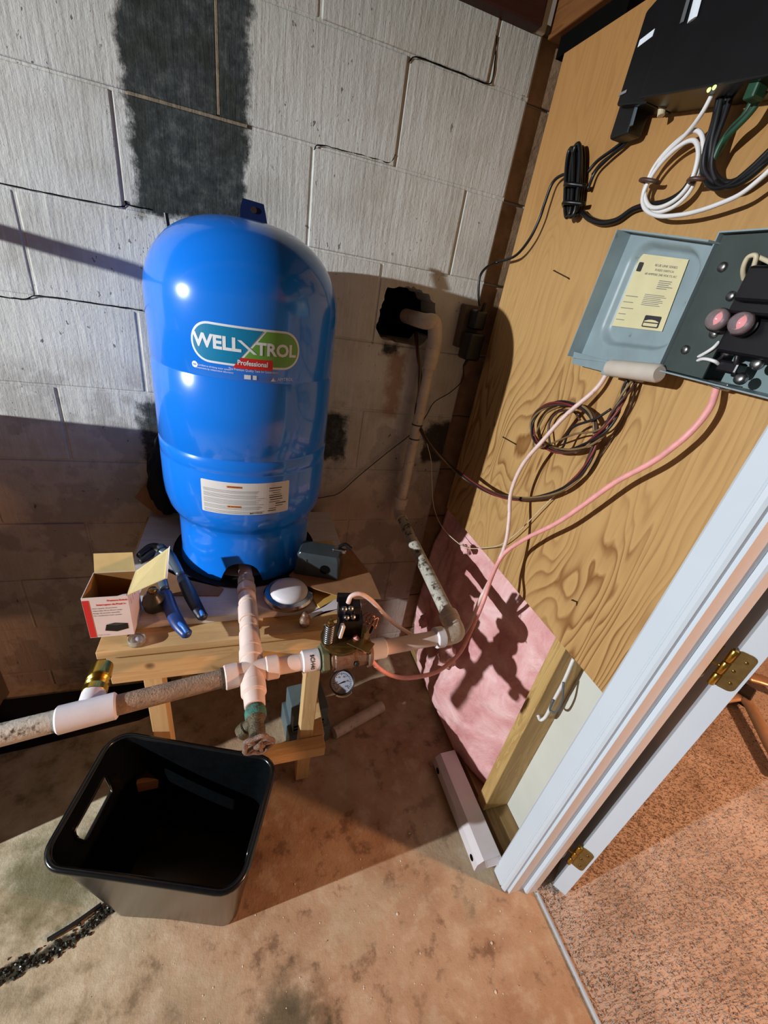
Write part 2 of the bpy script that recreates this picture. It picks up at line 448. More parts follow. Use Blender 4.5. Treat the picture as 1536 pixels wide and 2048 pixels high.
mat('wire_red', (112, 42, 42), 0.45, var=0.2)
mat('wire_black', (30, 26, 30), 0.4, var=0.2)
mat('wire_yellow', (122, 98, 64), 0.45, var=0.2)
mat('wire_brown', (72, 48, 40), 0.45, var=0.2)
mat('cord_black', (16, 16, 18), 0.35, var=0.2)
mat('cord_green', (28, 70, 48), 0.45, var=0.3)
mat('copper', (200, 110, 70), 0.3, 1.0)
mat('trim_white', (204, 212, 220), 0.38, var=0.02, scale=6)
mat('drywall', (204, 204, 194), 0.85, var=0.04, scale=8, spec=0.2)
mat('door_gap', (30, 26, 22), 0.8)
mat('channel_white', (216, 208, 210), 0.4, var=0.06, scale=12)
mat('outlet_grey', (92, 78, 66), 0.6)
mat('staple', (70, 46, 34), 0.5, 0.5)
mat('gravel', (40, 42, 34), 0.35, var=0.5, scale=60)
mat('chip', (214, 206, 190), 0.7)
mat('occluder', (84, 72, 60), 0.6)
mat('rail_metal', (190, 160, 130), 0.35, 0.7)
mat('den_wall', (196, 178, 156), 0.8)
mat('grey_case', (92, 106, 110), 0.45, var=0.1)
def glass():
    m, t = newmat('fuse_glass', 0.05); t.b.inputs['Transmission Weight'].default_value = 0.85
    t.b.inputs['Base Color'].default_value = (0.9, 0.75, 0.78, 1); t.b.inputs['IOR'].default_value = 1.45
    m, t = newmat('clear_plastic', 0.12); t.b.inputs['Transmission Weight'].default_value = 0.8
    t.b.inputs['Base Color'].default_value = (0.85, 0.85, 0.75, 1)
    for nm, c, s in (('led_green', (0.55, 1.0, 0.15), 3.0), ('fuse_reflection', (1.0, 0.32, 0.33), 0.9)):  # pink fuse emission imitates reflected light
        m, t = newmat(nm, 0.4); t.b.inputs['Base Color'].default_value = (0.2, 0.1, 0.1, 1)
        t.b.inputs['Emission Color'].default_value = c+(1,); t.b.inputs['Emission Strength'].default_value = s
glass()
def insul_mat():
    m, t = newmat('pink_fibreglass', 0.95, spec=0.1)
    p = t.pos(); n = t.noise(p, 9, 6, 0.65, 0.8); f = t.noise(p, 160, 4, 0.7)
    col = t.ramp(n, [(0.3, lin((206, 140, 138))), (0.5, lin((230, 176, 174))), (0.7, lin((246, 208, 204)))])
    t.link(col, t.b.inputs['Base Color'])
    t.link(t.bump(t.math('ADD', t.math('MULTIPLY', n, 1.5), f), 0.4, 0.008), t.b.inputs['Normal'])
insul_mat()
def carpet_mat():
    m, t = newmat('carpet', 0.95, spec=0.1)
    p = t.pos(); n = t.noise(p, 5, 4, 0.6); f = t.noise(p, 150, 2, 0.5)
    col = t.ramp(n, [(0.3, lin((162, 146, 130))), (0.6, lin((188, 174, 160))), (0.75, lin((196, 186, 176)))])
    col = t.mix(t.math('MULTIPLY', t.step(f, 0.56, 0.66), 0.8), col, lin((104, 78, 62)))
    t.link(col, t.b.inputs['Base Color'])
    t.link(t.bump(t.noise(p, 300, 3), 0.5, 0.004), t.b.inputs['Normal'])
carpet_mat()
# ------------------------------------------------------------------ the setting
U = 0.2032
# floor
bm = bm_(); box(bm, -3.6, 1.03, -3.4, 0.30, -0.12, 0.0)
fl = obj('floor', bm, 'concrete_floor'); tag(fl, kind='structure')
# block wall: every block its own piece, mortar recessed behind
wall = struct('wall_back', (0, 0, 0))
bm = bm_()
for q in ((-1.4, 0.615, 0.0032, 0.20, -0.1, 2.05), (0.795, 1.30, 0.030, 0.20, -0.1, 2.05), (0.615, 0.795, 0.0032, 0.20, -0.1, 1.30), (0.615, 0.795, 0.0032, 0.20, 1.46, 2.05), (0.795, 0.93, 0.0032, 0.20, -0.1, 2.05)):
    box(bm, *q)
obj('mortar', bm, 'old_mortar', wall)
bm = bm_(); box(bm, 0.55, 0.86, 0.20, 0.24, 1.24, 1.52); obj('hole_back', bm, 'black_void', wall)
rng = random.Random(3)
def block(x0, x1, z0, z1, y=0.0, m='painted_block'):
    g = 0.0026
    bm = bm_(); d = rng.uniform(-0.0015, 0.0015)
    box(bm, x0+g+rng.uniform(-.001, .001), x1-g+rng.uniform(-.001, .001), y+d, y+0.10, z0+g, z1-g+rng.uniform(-.001, .001), 0.0035, 2)
    return auto(obj('block', bm, m, wall), 50)
for k in range(-9, 2):
    z0 = 1.70+k*U; z1 = z0+U
    if k == -9: z0 = -0.05
    zt = min(z1, 2.03)
    odd = (k % 2) != 0          # joints on even multiples of U for these courses
    j = -6 if odd else -7
    while j < 6:
        x0 = j*U; x1 = x0+2*U; j += 2
        if x1 < -1.3: continue
        a, b = max(x0, -1.3), min(x1, 0.93)
        if b-a < 0.02: continue
        if k == -2 and x0 > 0.55 and x0 < 0.7: continue    # the broken block is built below
        block(a, b, z0, zt)
    block(0.93, 1.20, z0, zt, 0.022, 'bare_block')
# the broken block around the pipe hole
zb = 1.70-2*U
bx_ = (0.614, 0.926, zb+.003, zb+U-.003); hc_ = V((0.703, 1.374))
angs = sorted([2*PI*k/72 for k in range(72)]+[math.atan2(z-hc_.y, x-hc_.x) % (2*PI) for x in bx_[:2] for z in bx_[2:]])
bm = bm_(); lay = {0.0: ([], []), 0.12: ([], [])}
for a in angs:
    ca, sa = math.cos(a), math.sin(a)
    ts = [(bx_[1]-hc_.x)/ca if ca > 1e-9 else (bx_[0]-hc_.x)/ca if ca < -1e-9 else 9, (bx_[3]-hc_.y)/sa if sa > 1e-9 else (bx_[2]-hc_.y)/sa if sa < -1e-9 else 9]
    ro = min(ts); w_ = 0.088; h_ = 0.076
    rh = 1/((abs(ca)/w_)**3.2+(abs(sa)/h_)**3.2)**(1/3.2)*(1+0.16*noise.noise(V((ca*2.2, sa*2.2, 3.3)))+0.10*noise.noise(V((ca*7, sa*7, 1.3))))
    rh = min(rh, ro-0.002)
    for y in lay:
        lay[y][0].append(bm.verts.new((hc_.x+ro*ca, y, hc_.y+ro*sa))); lay[y][1].append(bm.verts.new((hc_.x+rh*ca, y, hc_.y+rh*sa)))
n_ = len(angs)
for k in range(n_):
    q = (k+1) % n_; fo_, fi_ = lay[0.0]; bo_, bi_ = lay[0.12]
    bm.faces.new((fo_[k], fo_[q], fi_[q], fi_[k])); bm.faces.new((bo_[k], bi_[k], bi_[q], bo_[q]))
    bm.faces.new((fi_[k], fi_[q], bi_[q], bi_[k])); bm.faces.new((fo_[k], bo_[k], bo_[q], fo_[q]))
obj('block', bm, 'painted_block', wall)
bm = bm_(); box(bm, 0.2000, 0.2064, -0.0012, 0.004, 1.7055, 2.03, 0.001); obj('mortar', bm, 'old_mortar', wall)
bm = bm_(); box(bm, 0.030, 0.262, -0.0012, 0.004, 1.6970, 1.7030, 0.001); obj('mortar', bm, 'old_mortar', wall)
for pth in ([V((-0.2380, -0.0004, 1.5015)), V((-0.1455, -0.0004, 1.5008)), V((-0.0738, -0.0004, 1.5010)), V((-0.0037, -0.0004, 1.5029)), V((0.0046, -0.0004, 1.5154)), V((0.0106, -0.0004, 1.5093)), V((0.0521, -0.0004, 1.5099))], [V((-0.2892, -0.0004, 1.2854)), V((-0.2296, -0.0004, 1.2860)), V((-0.1944, -0.0004, 1.2973)), V((-0.0961, -0.0004, 1.2979)), V((0.0141, -0.0004, 1.2958))],
            [V((0.4094, -0.0004, 1.6917)), V((0.4225, -0.0004, 1.7036)), V((0.4941, -0.0004, 1.7064)), V((0.5502, -0.0004, 1.7072)), V((0.5951, -0.0004, 1.7090)), V((0.6051, -0.0004, 1.7266))], [V((0.6098, -0.0004, 1.8897)), V((0.6244, -0.0004, 1.9024)), V((0.6844, -0.0004, 1.9035)), V((0.7498, -0.0004, 1.9037)), V((0.8100, -0.0004, 1.9036)), V((0.8221, -0.0004, 1.9180)), V((0.8111, -0.0004, 1.9848))]):
    pts = spline(pth, 7); pts = [p+V((0.0012*noise.noise(p*60), 0, 0.0016*noise.noise(p*80+V((3, 0, 0))))) for p in pts]
    bm = bm_(); tube(bm, pts, lambda t: 0.0009+0.0006*abs(math.sin(t*23)), 5); obj('crack', bm, 'black_void', wall)
# rim of the ceiling over the wall
ceil = struct('ceiling', (0, 0, 0))
bm = bm_(); box(bm, -3.4, 3.6, -3.3, 0.3, 2.30, 2.33); obj('subfloor', bm, 'joist_wood', ceil)
bm = bm_(); box(bm, -1.3, 0.902, -0.035, 0.2, 2.012, 2.30, 0.003); obj('sill_board', bm, 'dark_sill', ceil)
bm = bm_(); box(bm, 0.935, 0.985, -2.2, -0.012, 2.006, 2.27, 0.003); obj('joist', bm, 'joist_wood', ceil)
bm = bm_(); box(bm, 0.906, 0.926, -0.014, 0.0, 2.013, 2.30, 0.003); obj('corner_strip', bm, 'drywall', ceil)
bm = bm_(); box(bm, 0.951, 1.03, -0.26, -0.045, 1.968, 2.005); obj('black_strip', bm, 'black_void', ceil)  # plain black strip below the joist
for yy in (-0.75, -1.25, -1.75):
    bm = bm_(); box(bm, -3.3, 0.93, yy-0.02, yy+0.02, 2.10, 2.30, 0.003); obj('joist', bm, 'joist_wood', ceil)

# right wall: studs, plate, drywall back, plywood
wr = struct('wall_right', (0, 0, 0))
bm = bm_(); box(bm, 1.056, 1.069, -0.885, 0.02, 0.012, 2.25); obj('drywall_back', bm, 'drywall', wr)
bm = bm_(); box(bm, 0.972, 1.055, -0.90, 0.015, 0.0, 0.038, 0.002); obj('bottom_plate', bm, 'plate_wood', wr)
for y0, y1 in ((-0.742, -0.704), (-0.05, -0.012), (-0.918, -0.882)):
    bm = bm_(); box(bm, 1.000 if y0 == -0.05 else 0.964, 1.055, y0, y1, 0.039, 2.03, 0.002); obj('stud', bm, 'stud_wood', wr)
bm = bm_(); box(bm, 0.950, 0.962, -0.885, -0.078, 0.777, 1.968, 0.0015); obj('plywood_sheet', bm, 'plywood', wr)
bm = bm_(); box(bm, 0.99, 1.055, -0.70, -0.055, 0.78, 2.02); obj('upper_insulation', bm, 'pink_fibreglass', wr)

# door casing, jamb and stop on the hinge side
trim = struct('trim_1', (0, 0, 0))
def vprism(name, poly, z0, z1, m, parent):
    bm = bm_(); prism(bm, poly, lambda u, v: V((u, v, z0)), lambda u, v: V((u, v, z1)))
    return obj(name, bm, m, parent)
vprism('casing', [(0.950, -0.876), (0.939, -0.876), (0.9365, -0.880), (0.9365, -0.913), (0.9385, -0.9155), (0.9365, -0.918), (0.9385, -0.925), (0.942, -0.930), (0.950, -0.930)], 0.004, 2.08, 'trim_white', trim)
vprism('jamb', [(0.951, -0.919), (0.951, -0.937), (1.070, -0.937), (1.070, -0.919)], 0.004, 2.06, 'trim_white', trim)
vprism('door_stop', [(1.000, -0.9375), (1.000, -0.947), (1.004, -0.9505), (1.036, -0.9505), (1.036, -0.9375)], 0.004, 2.06, 'trim_white', trim)
# threshold strip between concrete and carpet
t2 = struct('trim_2', (0, 0, 0))
bm = bm_(); tube(bm, [(1.036, -0.955, 0.004), (1.036, -2.6, 0.004)], 0.0055, 8); obj('threshold_strip', bm, 'trim_white', t2, True)
# the open door, hinge edge towards the room
door = struct('door_1', (0, 0, 0))
A = V((1.087, -0.954)); B = V((1.1075, -0.9825)); e = (B-A).normalized(); inn = V((-e.y, e.x))
if inn.x < 0: inn = -inn
Bq = A+e*0.035
bm = bm_()
q = [A, Bq, Bq+inn*0.76, A+inn*0.76]
prism(bm, [(p.x, p.y) for p in q], lambda u, v: V((u, v, 0.016)), lambda u, v: V((u, v, 2.03)))
obj('door_slab', bm, 'trim_white', door)
def hinge(zc):
    h = 0.089
    n = V((-inn.x, -inn.y, 0)); ex = V((e.x, e.y, 0)); a3 = V((A.x, A.y, 0))
    bm = bm_()
    pl = rrect(-0.003, 0.029, zc-h/2, zc+h/2, 0.010)
    pl = [(max(u, 0.0) if False else u, v) for u, v in pl]
    prism(bm, pl, lambda u, v: a3+ex*u+n*0.0025+V((0, 0, v)), lambda u, v: a3+ex*u+n*0.0+V((0, 0, v)))
    lf = obj('hinge_leaf', bm, 'hinge_gold', door)
    for k in range(3):
        bm = bm_(); c = a3+ex*(-0.006)+n*0.006
        z0 = zc-h/2+k*h/3
        cyl(bm, c+V((0, 0, z0+.001)), c+V((0, 0, z0+h/3-.001)), 0.0062, 14, bev=0.001); obj('knuckle', bm, 'brass', lf, True)
    for s in (-0.3, 0.0, 0.3):
        bm = bm_(); c = a3+ex*(0.018 if s else 0.011)+V((0, 0, zc+s*h)); lathe(bm, [(0.0035, 0.002), (0.003, 0.0035), (0, 0.004)], 12, at(c, n)); obj('screw', bm, 'old_brass', lf, True)
    bm = bm_()
    pj = rrect(1.040, 1.071, zc-h/2, zc+h/2, 0.009)
    prism(bm, pj, lambda u, v: V((u, -0.9372, v)), lambda u, v: V((u, -0.9395, v))); obj('hinge_leaf', bm, 'hinge_gold', door)
    bm = bm_(); tube(bm, [V((1.071, -0.938, zc-h*.45)), V((1.071, -0.938, zc+h*.45))], 0.002, 6); cyl(bm, V((1.070, -0.9385, zc)), a3+ex*(-0.004)+n*0.003+V((0, 0, zc)), 0.0022, 8)
    obj('hinge_web', bm, 'brass', lf)
hinge(0.928); hinge(0.200)
# den beyond the doorway
bm = bm_(); box(bm, 1.030, 4.2, -3.4, 0.6, -0.12, 0.004); cp = obj('carpet', bm, 'carpet'); tag(cp, 'tan speckled carpet beyond the white threshold strip', 'carpet')
P = []; F = []
rng = random.Random(11)
for i in range(30000):
    x = rng.uniform(1.043, 2.5); y = rng.uniform(-1.35, -0.55)
    if x > 1.8 and rng.random() < 0.3: continue
    h = rng.uniform(0.004, 0.009); a = rng.uniform(0, 2*PI); r = rng.uniform(0.0014, 0.0024)
    lx, ly = rng.gauss(0, 0.0025), rng.gauss(0, 0.0025)
    b = len(P)
    for k in range(3): P.append((x+r*math.cos(a+k*2.1), y+r*math.sin(a+k*2.1), 0.002))
    P.append((x+lx, y+ly, 0.004+h))
    F += [(b, b+1, b+3), (b+1, b+2, b+3), (b+2, b, b+3)]
me = bpy.data.meshes.new('carpet_pile'); me.from_pydata(P, [], F); me.materials.append(MATS['carpet'])
o = bpy.data.objects.new('carpet_pile', me); C.objects.link(o); o.parent = cp; o['kind'] = 'stuff'
wf = struct('wall_far', (0, 0, 0))
bm = bm_(); box(bm, 4.2, 4.3, -3.4, 0.6, 0.0, 2.33); obj('drywall_sheet', bm, 'den_wall', wf)

# ------------------------------------------------------------------ pressure tank
TX, TY, TR = 0.257, -0.222, 0.194
tank = thing('pressure_tank', 'tall glossy blue well pressure tank standing on the wooden bench', 'water tank', (TX, TY, 0.736))
M0 = Matrix.Translation((TX, TY, 0))
prof = [(0.120, 0.880), (0.165, 0.876), (0.174, 0.884), (0.185, 0.905), (0.192, 0.935), (0.194, 0.965), (0.194, 1.036), (0.1932, 1.0385), (0.1932, 1.0425), (0.194, 1.045), (0.1942, 1.068), (0.1915, 1.0715), (0.1915, 1.0745), (0.194, 1.078), (0.194, 1.236), (0.1925, 1.2385), (0.1925, 1.2415), (0.194, 1.244), (0.194, 1.36)]
for i in range(1, 15):
    a = i/14*PI/2
    prof.append((0.194*math.cos(a)**0.78 if i < 14 else 0, 1.36+0.152*math.sin(a)**1.0))
bm = bm_(); lathe(bm, prof, 96, M0); body = obj('tank_body', bm, 'tank_blue', tank, True)
# skirt with the arched pipe opening
bm = bm_(); NS = 144; rows = 10; g = []
tc = math.atan2(-0.16, -0.014)
for i in range(NS):
    th = 2*PI*i/NS
    d = abs((th-tc+PI) % (2*PI)-PI)*0.166
    zb = 0.737
    if d < 0.047: zb = 0.737+0.055*math.sqrt(max(0, 1-(d/0.047)**2.4))
    col = []
    for k in range(rows+1):
        z = zb+(0.884-zb)*k/rows
        r = 0.166 if z > 0.76 else 0.166+0.004*(0.76-z)/0.024
        if z > 0.868: r += 0.006*(z-0.868)/0.016
        col.append((r, z))
    g.append(col)
def ringgrid(bm, g, off):
    out = []
    for i, col in enumerate(g):
        th = 2*PI*i/len(g); out.append([bm.verts.new((TX+(r+off)*math.cos(th), TY+(r+off)*math.sin(th), z)) for r, z in col])
    return out
o1 = ringgrid(bm, g, 0); o2 = ringgrid(bm, g, -0.006)
for i in range(NS):
    j = (i+1) % NS
    for k in range(rows):
        bm.faces.new((o1[i][k], o1[j][k], o1[j][k+1], o1[i][k+1])); bm.faces.new((o2[i][k], o2[i][k+1], o2[j][k+1], o2[j][k]))
    bm.faces.new((o1[i][0], o2[i][0], o2[j][0], o1[j][0])); bm.faces.new((o1[i][rows], o1[j][rows], o2[j][rows], o2[i][rows]))
auto(obj('tank_skirt', bm, 'tank_blue', tank), 40)
# lifting lug and air valve
bm = bm_()
lug = lambda u, v, o: V((0.272, -0.185, 1.512))+V((math.cos(0.15)*u, math.sin(0.15)*u+v*0.25+o, v))
prism(bm, [(-0.028, 0), (0.028, 0), (0.024, 0.020), (0.020, 0.036), (-0.022, 0.038), (-0.026, 0.022)], lambda u, v: lug(u, v, 0), lambda u, v: lug(u, v, 0.005))
lo = obj('lifting_lug', bm, 'dark_blue', tank)
bm = bm_(); lathe(bm, [(0.006, 0.0), (0.006, 0.0012), (0, 0.0012)], 14, at(lug(0.0, 0.022, -0.0005), (0.1, -1, 0.2))); obj('lug_hole', bm, 'steel', lo)
bm = bm_(); cyl(bm, (0.113, -0.19, 1.455), (0.109, -0.19, 1.497), 0.004, 10); obj('air_valve', bm, 'gauge_black', tank)
# printed logo, wrapped on the shell
def wrap(off, r=TR, zc=0.0):
    return lambda u, v: V((TX+(r+off)*math.sin(u/r), TY-(r+off)*math.cos(u/r), v+zc))
def decal(name, polys, m, off, parent, zc=0.0, texts=()):
    bm = bm_()
    for p in polys: addflat(bm, flatpoly(p, 0.006), wrap(off, zc=zc))
    for s, size, u, v, bold, sx, al in texts:
        t = text_bm(s, size, al, bold, sx)
        for vv in t.verts: vv.co.x += u; vv.co.y += v
        slices(t, 0.006); addflat(bm, t, wrap(off, zc=zc))
    return obj(name, bm, m, parent)
ZC = 1.302; HL, HH = 0.100, 0.034
cap_out = rrect(-HL, HL, -HH, HH, HH-.0005, 10); i_ = 0.0030
cap_in = rrect(-HL+i_, HL-i_, -HH+i_, HH-i_, HH-i_-.0005, 10)
lg = decal('logo', [rrect(-HL-.0008, HL+.0008, -HH-.0008, HH+.0008, HH, 10)], 'decal_white', 0.0004, tank, ZC)
def clipx(poly, f):
    """keep the part of a convex polygon where f(u,v) >= 0"""
    out = []
    for i, p in enumerate(poly):
        q = poly[(i+1) % len(poly)]; a, b = f(*p), f(*q)
        if a >= 0: out.append(p)
        if a*b < 0:
            t = a/(a-b); out.append((p[0]+(q[0]-p[0])*t, p[1]+(q[1]-p[1])*t))
    return out
dg = lambda u, v: (u-0.006)-v*0.80
decal('logo_left', [clipx(cap_in, lambda u, v: -dg(u, v)-0.0028)], 'decal_teal', 0.0008, lg, ZC)
decal('logo_right', [clipx(cap_in, lambda u, v: dg(u, v)-0.0028)], 'decal_green', 0.0008, lg, ZC)
decal('logo_banner', [clipx(rect(-0.035, 0.046, -HH-.004, -0.0185), lambda u, v: dg(u, v)+0.002)], 'decal_red', 0.0011, lg, ZC)
decal('logo_lettering', [[(-0.0195+.002, 0.0115), (-0.0125+.002, 0.0115), (0.0155+.002, -0.0105), (0.0085+.002, -0.0105)]], 'decal_white', 0.0012, lg, ZC,
      [('WELL', 0.0315, -0.0535, 0.0015, 0.0012, 1.06, 'CENTER'), ('TROL', 0.0305, 0.0535, -0.001, 0.0010, 1.00, 'CENTER')])
decal('logo_script', [], 'decal_white', 0.0016, lg, ZC, [('Professional', 0.0122, 0.0095, -0.0275, 0.0003, 0.92, 'CENTER')])
decal('fine_print', [rect(-0.006, 0.006, -0.0565, -0.0485), rect(0.0095, 0.0165, -0.0565, -0.0485)], 'decal_white', 0.0005, tank, ZC,
      [('The Premium Quality Tank for Generations', 0.0064, 0.012, -0.0405, 0, 0.80, 'CENTER'), ('Certified to drinking water system', 0.0044, -0.060, -0.0425, 0, 1, 'CENTER'), ('components by independent laboratory', 0.0044, -0.060, -0.0475, 0, 1, 'CENTER'), ('AMTROL', 0.0085, 0.073, -0.053, 0, 1, 'CENTER')])
decal('certification_mark', [rrect(-0.102, -0.0905, -0.0485, -0.037, 0.0056, 8)], 'decal_white', 0.0005, tank, ZC)
decal('certification_text', [], 'decal_teal', 0.0008, tank, ZC, [('NSF', 0.0042, -0.0963, -0.0428, 0, 1, 'CENTER')])
decal('maker_triangle', [[(0.043, -0.0575), (0.0505, -0.0575), (0.0475, -0.0505)], [(0.0475, -0.0475), (0.0503, -0.0535), (0.0535, -0.0575), (0.0515, -0.0575)]], 'decal_white', 0.0005, tank, ZC)
# white specification label
lb = decal('spec_label', [rrect(-0.099, 0.093, 0.948, 1.026, 0.003, 3)], 'label_white', 0.0005, tank)
rows_ = []; rng = random.Random(5)
v = 1.006
for blk in (3, 4, 5, 4, 3):
    for k in range(blk):
        rows_.append(rect(-0.094+(0.0 if k else 0.0), 0.036-rng.uniform(0, .02), v, v+0.0009)); v -= 0.0026
    v -= 0.0022
decal('label_text', [p for p in rows_ if not (-0.0 and p)] , 'print_grey', 0.0008, lb)
rr = []; v = 1.011
for k in range(11):
    a = rng.uniform(0.042, 0.062) if k % 3 else 0.046
    rr.append(rect(a, a+rng.uniform(0.014, 0.03), v, v+rng.uniform(0.0012, 0.0026))); v -= 0.0056
decal('label_data', rr, 'print_dark', 0.0008, lb, 0, [('AMTROL', 0.006, 0.020, 0.9525, 0, 1, 'CENTER')])
decal('label_warning', [rect(-0.043, -0.012, 1.0135, 1.0185)], 'print_orange', 0.0009, lb); decal('label_caution', [rect(-0.043, -0.014, 0.9655, 0.9705)], 'print_orange', 0.0009, lb)
decal('label_warning_text', [[(-0.041, 1.0143), (-0.038, 1.0143), (-0.0395, 1.0177)]], 'print_dark', 0.0012, lb, 0, [('WARNING', 0.0052, -0.025, 1.016, 0, 1, 'CENTER')])
decal('label_caution_text', [[(-0.041, 0.9663), (-0.038, 0.9663), (-0.0395, 0.9697)]], 'print_dark', 0.0012, lb, 0, [('CAUTION', 0.0052, -0.027, 0.968, 0, 1, 'CENTER')])
decal('label_triangle', [[(0.004, 0.9502), (0.0085, 0.9502), (0.006, 0.955)]], 'print_dark', 0.0012, lb)

# ------------------------------------------------------------------ bench
bench = thing('wooden_bench', 'short rough pine bench carrying the blue tank', 'bench', (0.22, -0.29, 0))
def wbox(name, m, parent, *q, bev=0.0025):
    bm = bm_(); box(bm, *q, bev, 2); return auto(obj(name, bm, m, parent), 40)
for y0, y1 in ((-0.558, -0.420), (-0.416, -0.278), (-0.274, -0.136), (-0.132, -0.02)):
    wbox('top_board', 'pine_x', bench, -0.032+rng.uniform(-.002, .002), 0.505, y0, y1, 0.695, 0.715)
wbox('apron', 'pine_x', bench, -0.022, 0.495, -0.548, -0.510, 0.606, 0.6945)
wbox('apron', 'pine_x', bench, -0.022, 0.495, -0.060, -0.022, 0.606, 0.6945)
for x0 in (0.026, 0.402):
    for y0 in (-0.509, -0.098):
        bm = bm_(); box(bm, x0, x0+0.040, y0, y0+0.040, 0.0, 0.694, 0.002)
        obj('leg', bm, 'pine_z', bench)
for x0 in (0.026, 0.402): wbox('top_rail', 'pine_x', bench, x0, x0+0.04, -0.468, -0.099, 0.606, 0.694)
wbox('stretcher', 'pine_x', bench, -0.02, 0.474, -0.550, -0.510, 0.185, 0.225)
wbox('side_stretcher', 'pine_z', bench, 0.443, 0.478, -0.508, -0.062, 0.19, 0.225)
# white plank the tank and clutter sit on
bm = bm_(); box(bm, -0.020, 0.530, -0.503, -0.030, 0.7155, 0.735, 0.003)
pk = recentre(obj('plank', bm, 'white_plank_wood')); tag(pk, 'white plank lying on the bench under the blue tank', 'plank')
# black rubber ring below the tank
bm = bm_(); lathe(bm, [(0.145, 0.7355), (0.188, 0.7355), (0.190, 0.738), (0.186, 0.7366), (0.145, 0.7366)], 64, M0, cap=False)
mt = recentre(obj('rubber_mat', bm, 'black_matte')); tag(mt, 'thin black rubber ring under the foot of the blue tank', 'mat')

# ------------------------------------------------------------------ pipework
pw = thing('water_pipe_run', 'pinkish white plastic water pipe run with cross fitting in front of the bench', 'pipe', (0.262, -0.672, 0.70))
def pp(name, a, b, r, m, par=pw, bev=0.0, n=24):
    bm = bm_(); cyl(bm, a, b, r, n, bev=bev); return auto(obj(name, bm, m, par), 40)
CR = V((0.262, -0.672, 0.742)); L0 = V((-0.30, -0.765, 0.742)); 
ldir = (V((-0.0748, -0.7280, 0.7420))-CR).normalized(); rdir = (V((0.7180, -0.6424, 0.7420))-CR).normalized(); EL = V((0.7328, -0.6396, 0.7420))
up0 = V((0.249, -0.30, 0.757))
rd = (up0-CR).normalized()
pp('riser_pipe', up0, CR+rd*0.05, 0.0167, 'pvc')
for a, b, r in ((0.052, 0.10, 0.0215), (0.108, 0.128, 0.020), (0.133, 0.178, 0.0215), (0.185, 0.215, 0.020), (0.222, 0.245, 0.0215)):
    pp('coupling', CR+rd*a, CR+rd*b, r, 'pvc', bev=0.002)
pp('threaded_adapter', CR+rd*0.25, CR+rd*0.275, 0.0195, 'pvc_dusty', bev=0.003)
# cross
fd = (V((0.268, -0.80, 0.738))-CR).normalized()
bm = bm_()
for d, L in ((ldir, 0.050), (rdir, 0.050), (rd, 0.05), (fd, 0.052)):
    cyl(bm, CR, CR+d*L, 0.0205, 28); cyl(bm, CR+d*(L-0.024), CR+d*(L+0.001), 0.0232, 28, bev=0.002)
lathe(bm, [(0, -0.021), (0.012, -0.018), (0.0205, -0.004), (0.0205, 0.004), (0.012, 0.018), (0, 0.021)], 24, at(CR, (0, 0, 1)))
auto(obj('cross_fitting', bm, 'pvc', pw), 40)
# left: dirty pipe, tee with brass adapter, pipe out of view
TE = V((-0.0001, -0.7180, 0.7420))
dL = (TE-CR).length
pp('pipe_section', CR+ldir*0.045, CR+ldir*(dL-0.036), 0.0172, 'galvanised')
pp('reducer_bushing', CR+ldir*0.046, CR+ldir*0.057, 0.0200, 'iron_pipe')
pp('pipe_section', CR+ldir*(dL+0.036), CR+ldir*(dL+0.33), 0.0175, 'flaked_paint')
tee = pp('tee_fitting', CR+ldir*(dL-0.042), CR+ldir*(dL+0.042), 0.0225, 'pvc_white', bev=0.003)
tdir = (V((-0.0029, -0.6250, 0.7394))-TE).normalized()
bm = bm_(); cyl(bm, TE, TE+tdir*0.045, 0.019, 24); auto(obj('tee_branch', bm, 'pvc_white', tee), 40)
bm = bm_(); lathe(bm, [(0.017, 0.036), (0.0195, 0.040), (0.0195, 0.052), (0.016, 0.054), (0.0195, 0.060), (0.016, 0.063), (0.0195, 0.068), (0.016, 0.071), (0.019, 0.077), (0.0175, 0.102), (0.013, 0.104), (0.013, 0.08)], 28, at(TE, tdir))
auto(obj('brass_barb', bm, 'brass', pw), 30)
# right: pipe, coupling, then the metal tee, coupling, pipe to the corner elbow
R1 = V((0.3786, -0.6864, 0.7420)); R2 = V((0.4065, -0.6845, 0.7420)); R3 = V((0.5222, -0.6692, 0.7420))
d1 = (R1-CR).length; d2 = (R2-CR).length; d3 = (R3-CR).length; dE = (EL-CR).length
pp('pipe_section', CR+rdir*0.045, CR+rdir*(d1-0.006), 0.0172, 'pvc')
cpl = pp('coupling', CR+rdir*(d1-0.020), CR+rdir*(d1+0.016), 0.0225, 'pvc_white', bev=0.002)
sd = rdir.cross(V((0, 0, 1))).normalized()      # towards the camera side
if sd.y > 0: sd = -sd
tt = text_bm('SCH40', 0.011, 'CENTER', 0.0003)
bm = bm_(); cc = CR+rdir*(d1-0.002)
updir = (V((0, 0, 1))*0.62+sd*0.78).normalized(); perp = rdir.cross(updir).normalized()
addflat(bm, tt, lambda x, y: cc+rdir*y+(updir*math.cos(x/0.0229)+perp*math.sin(x/0.0229))*0.0230)
obj('coupling_print', bm, 'print_dark', cpl)
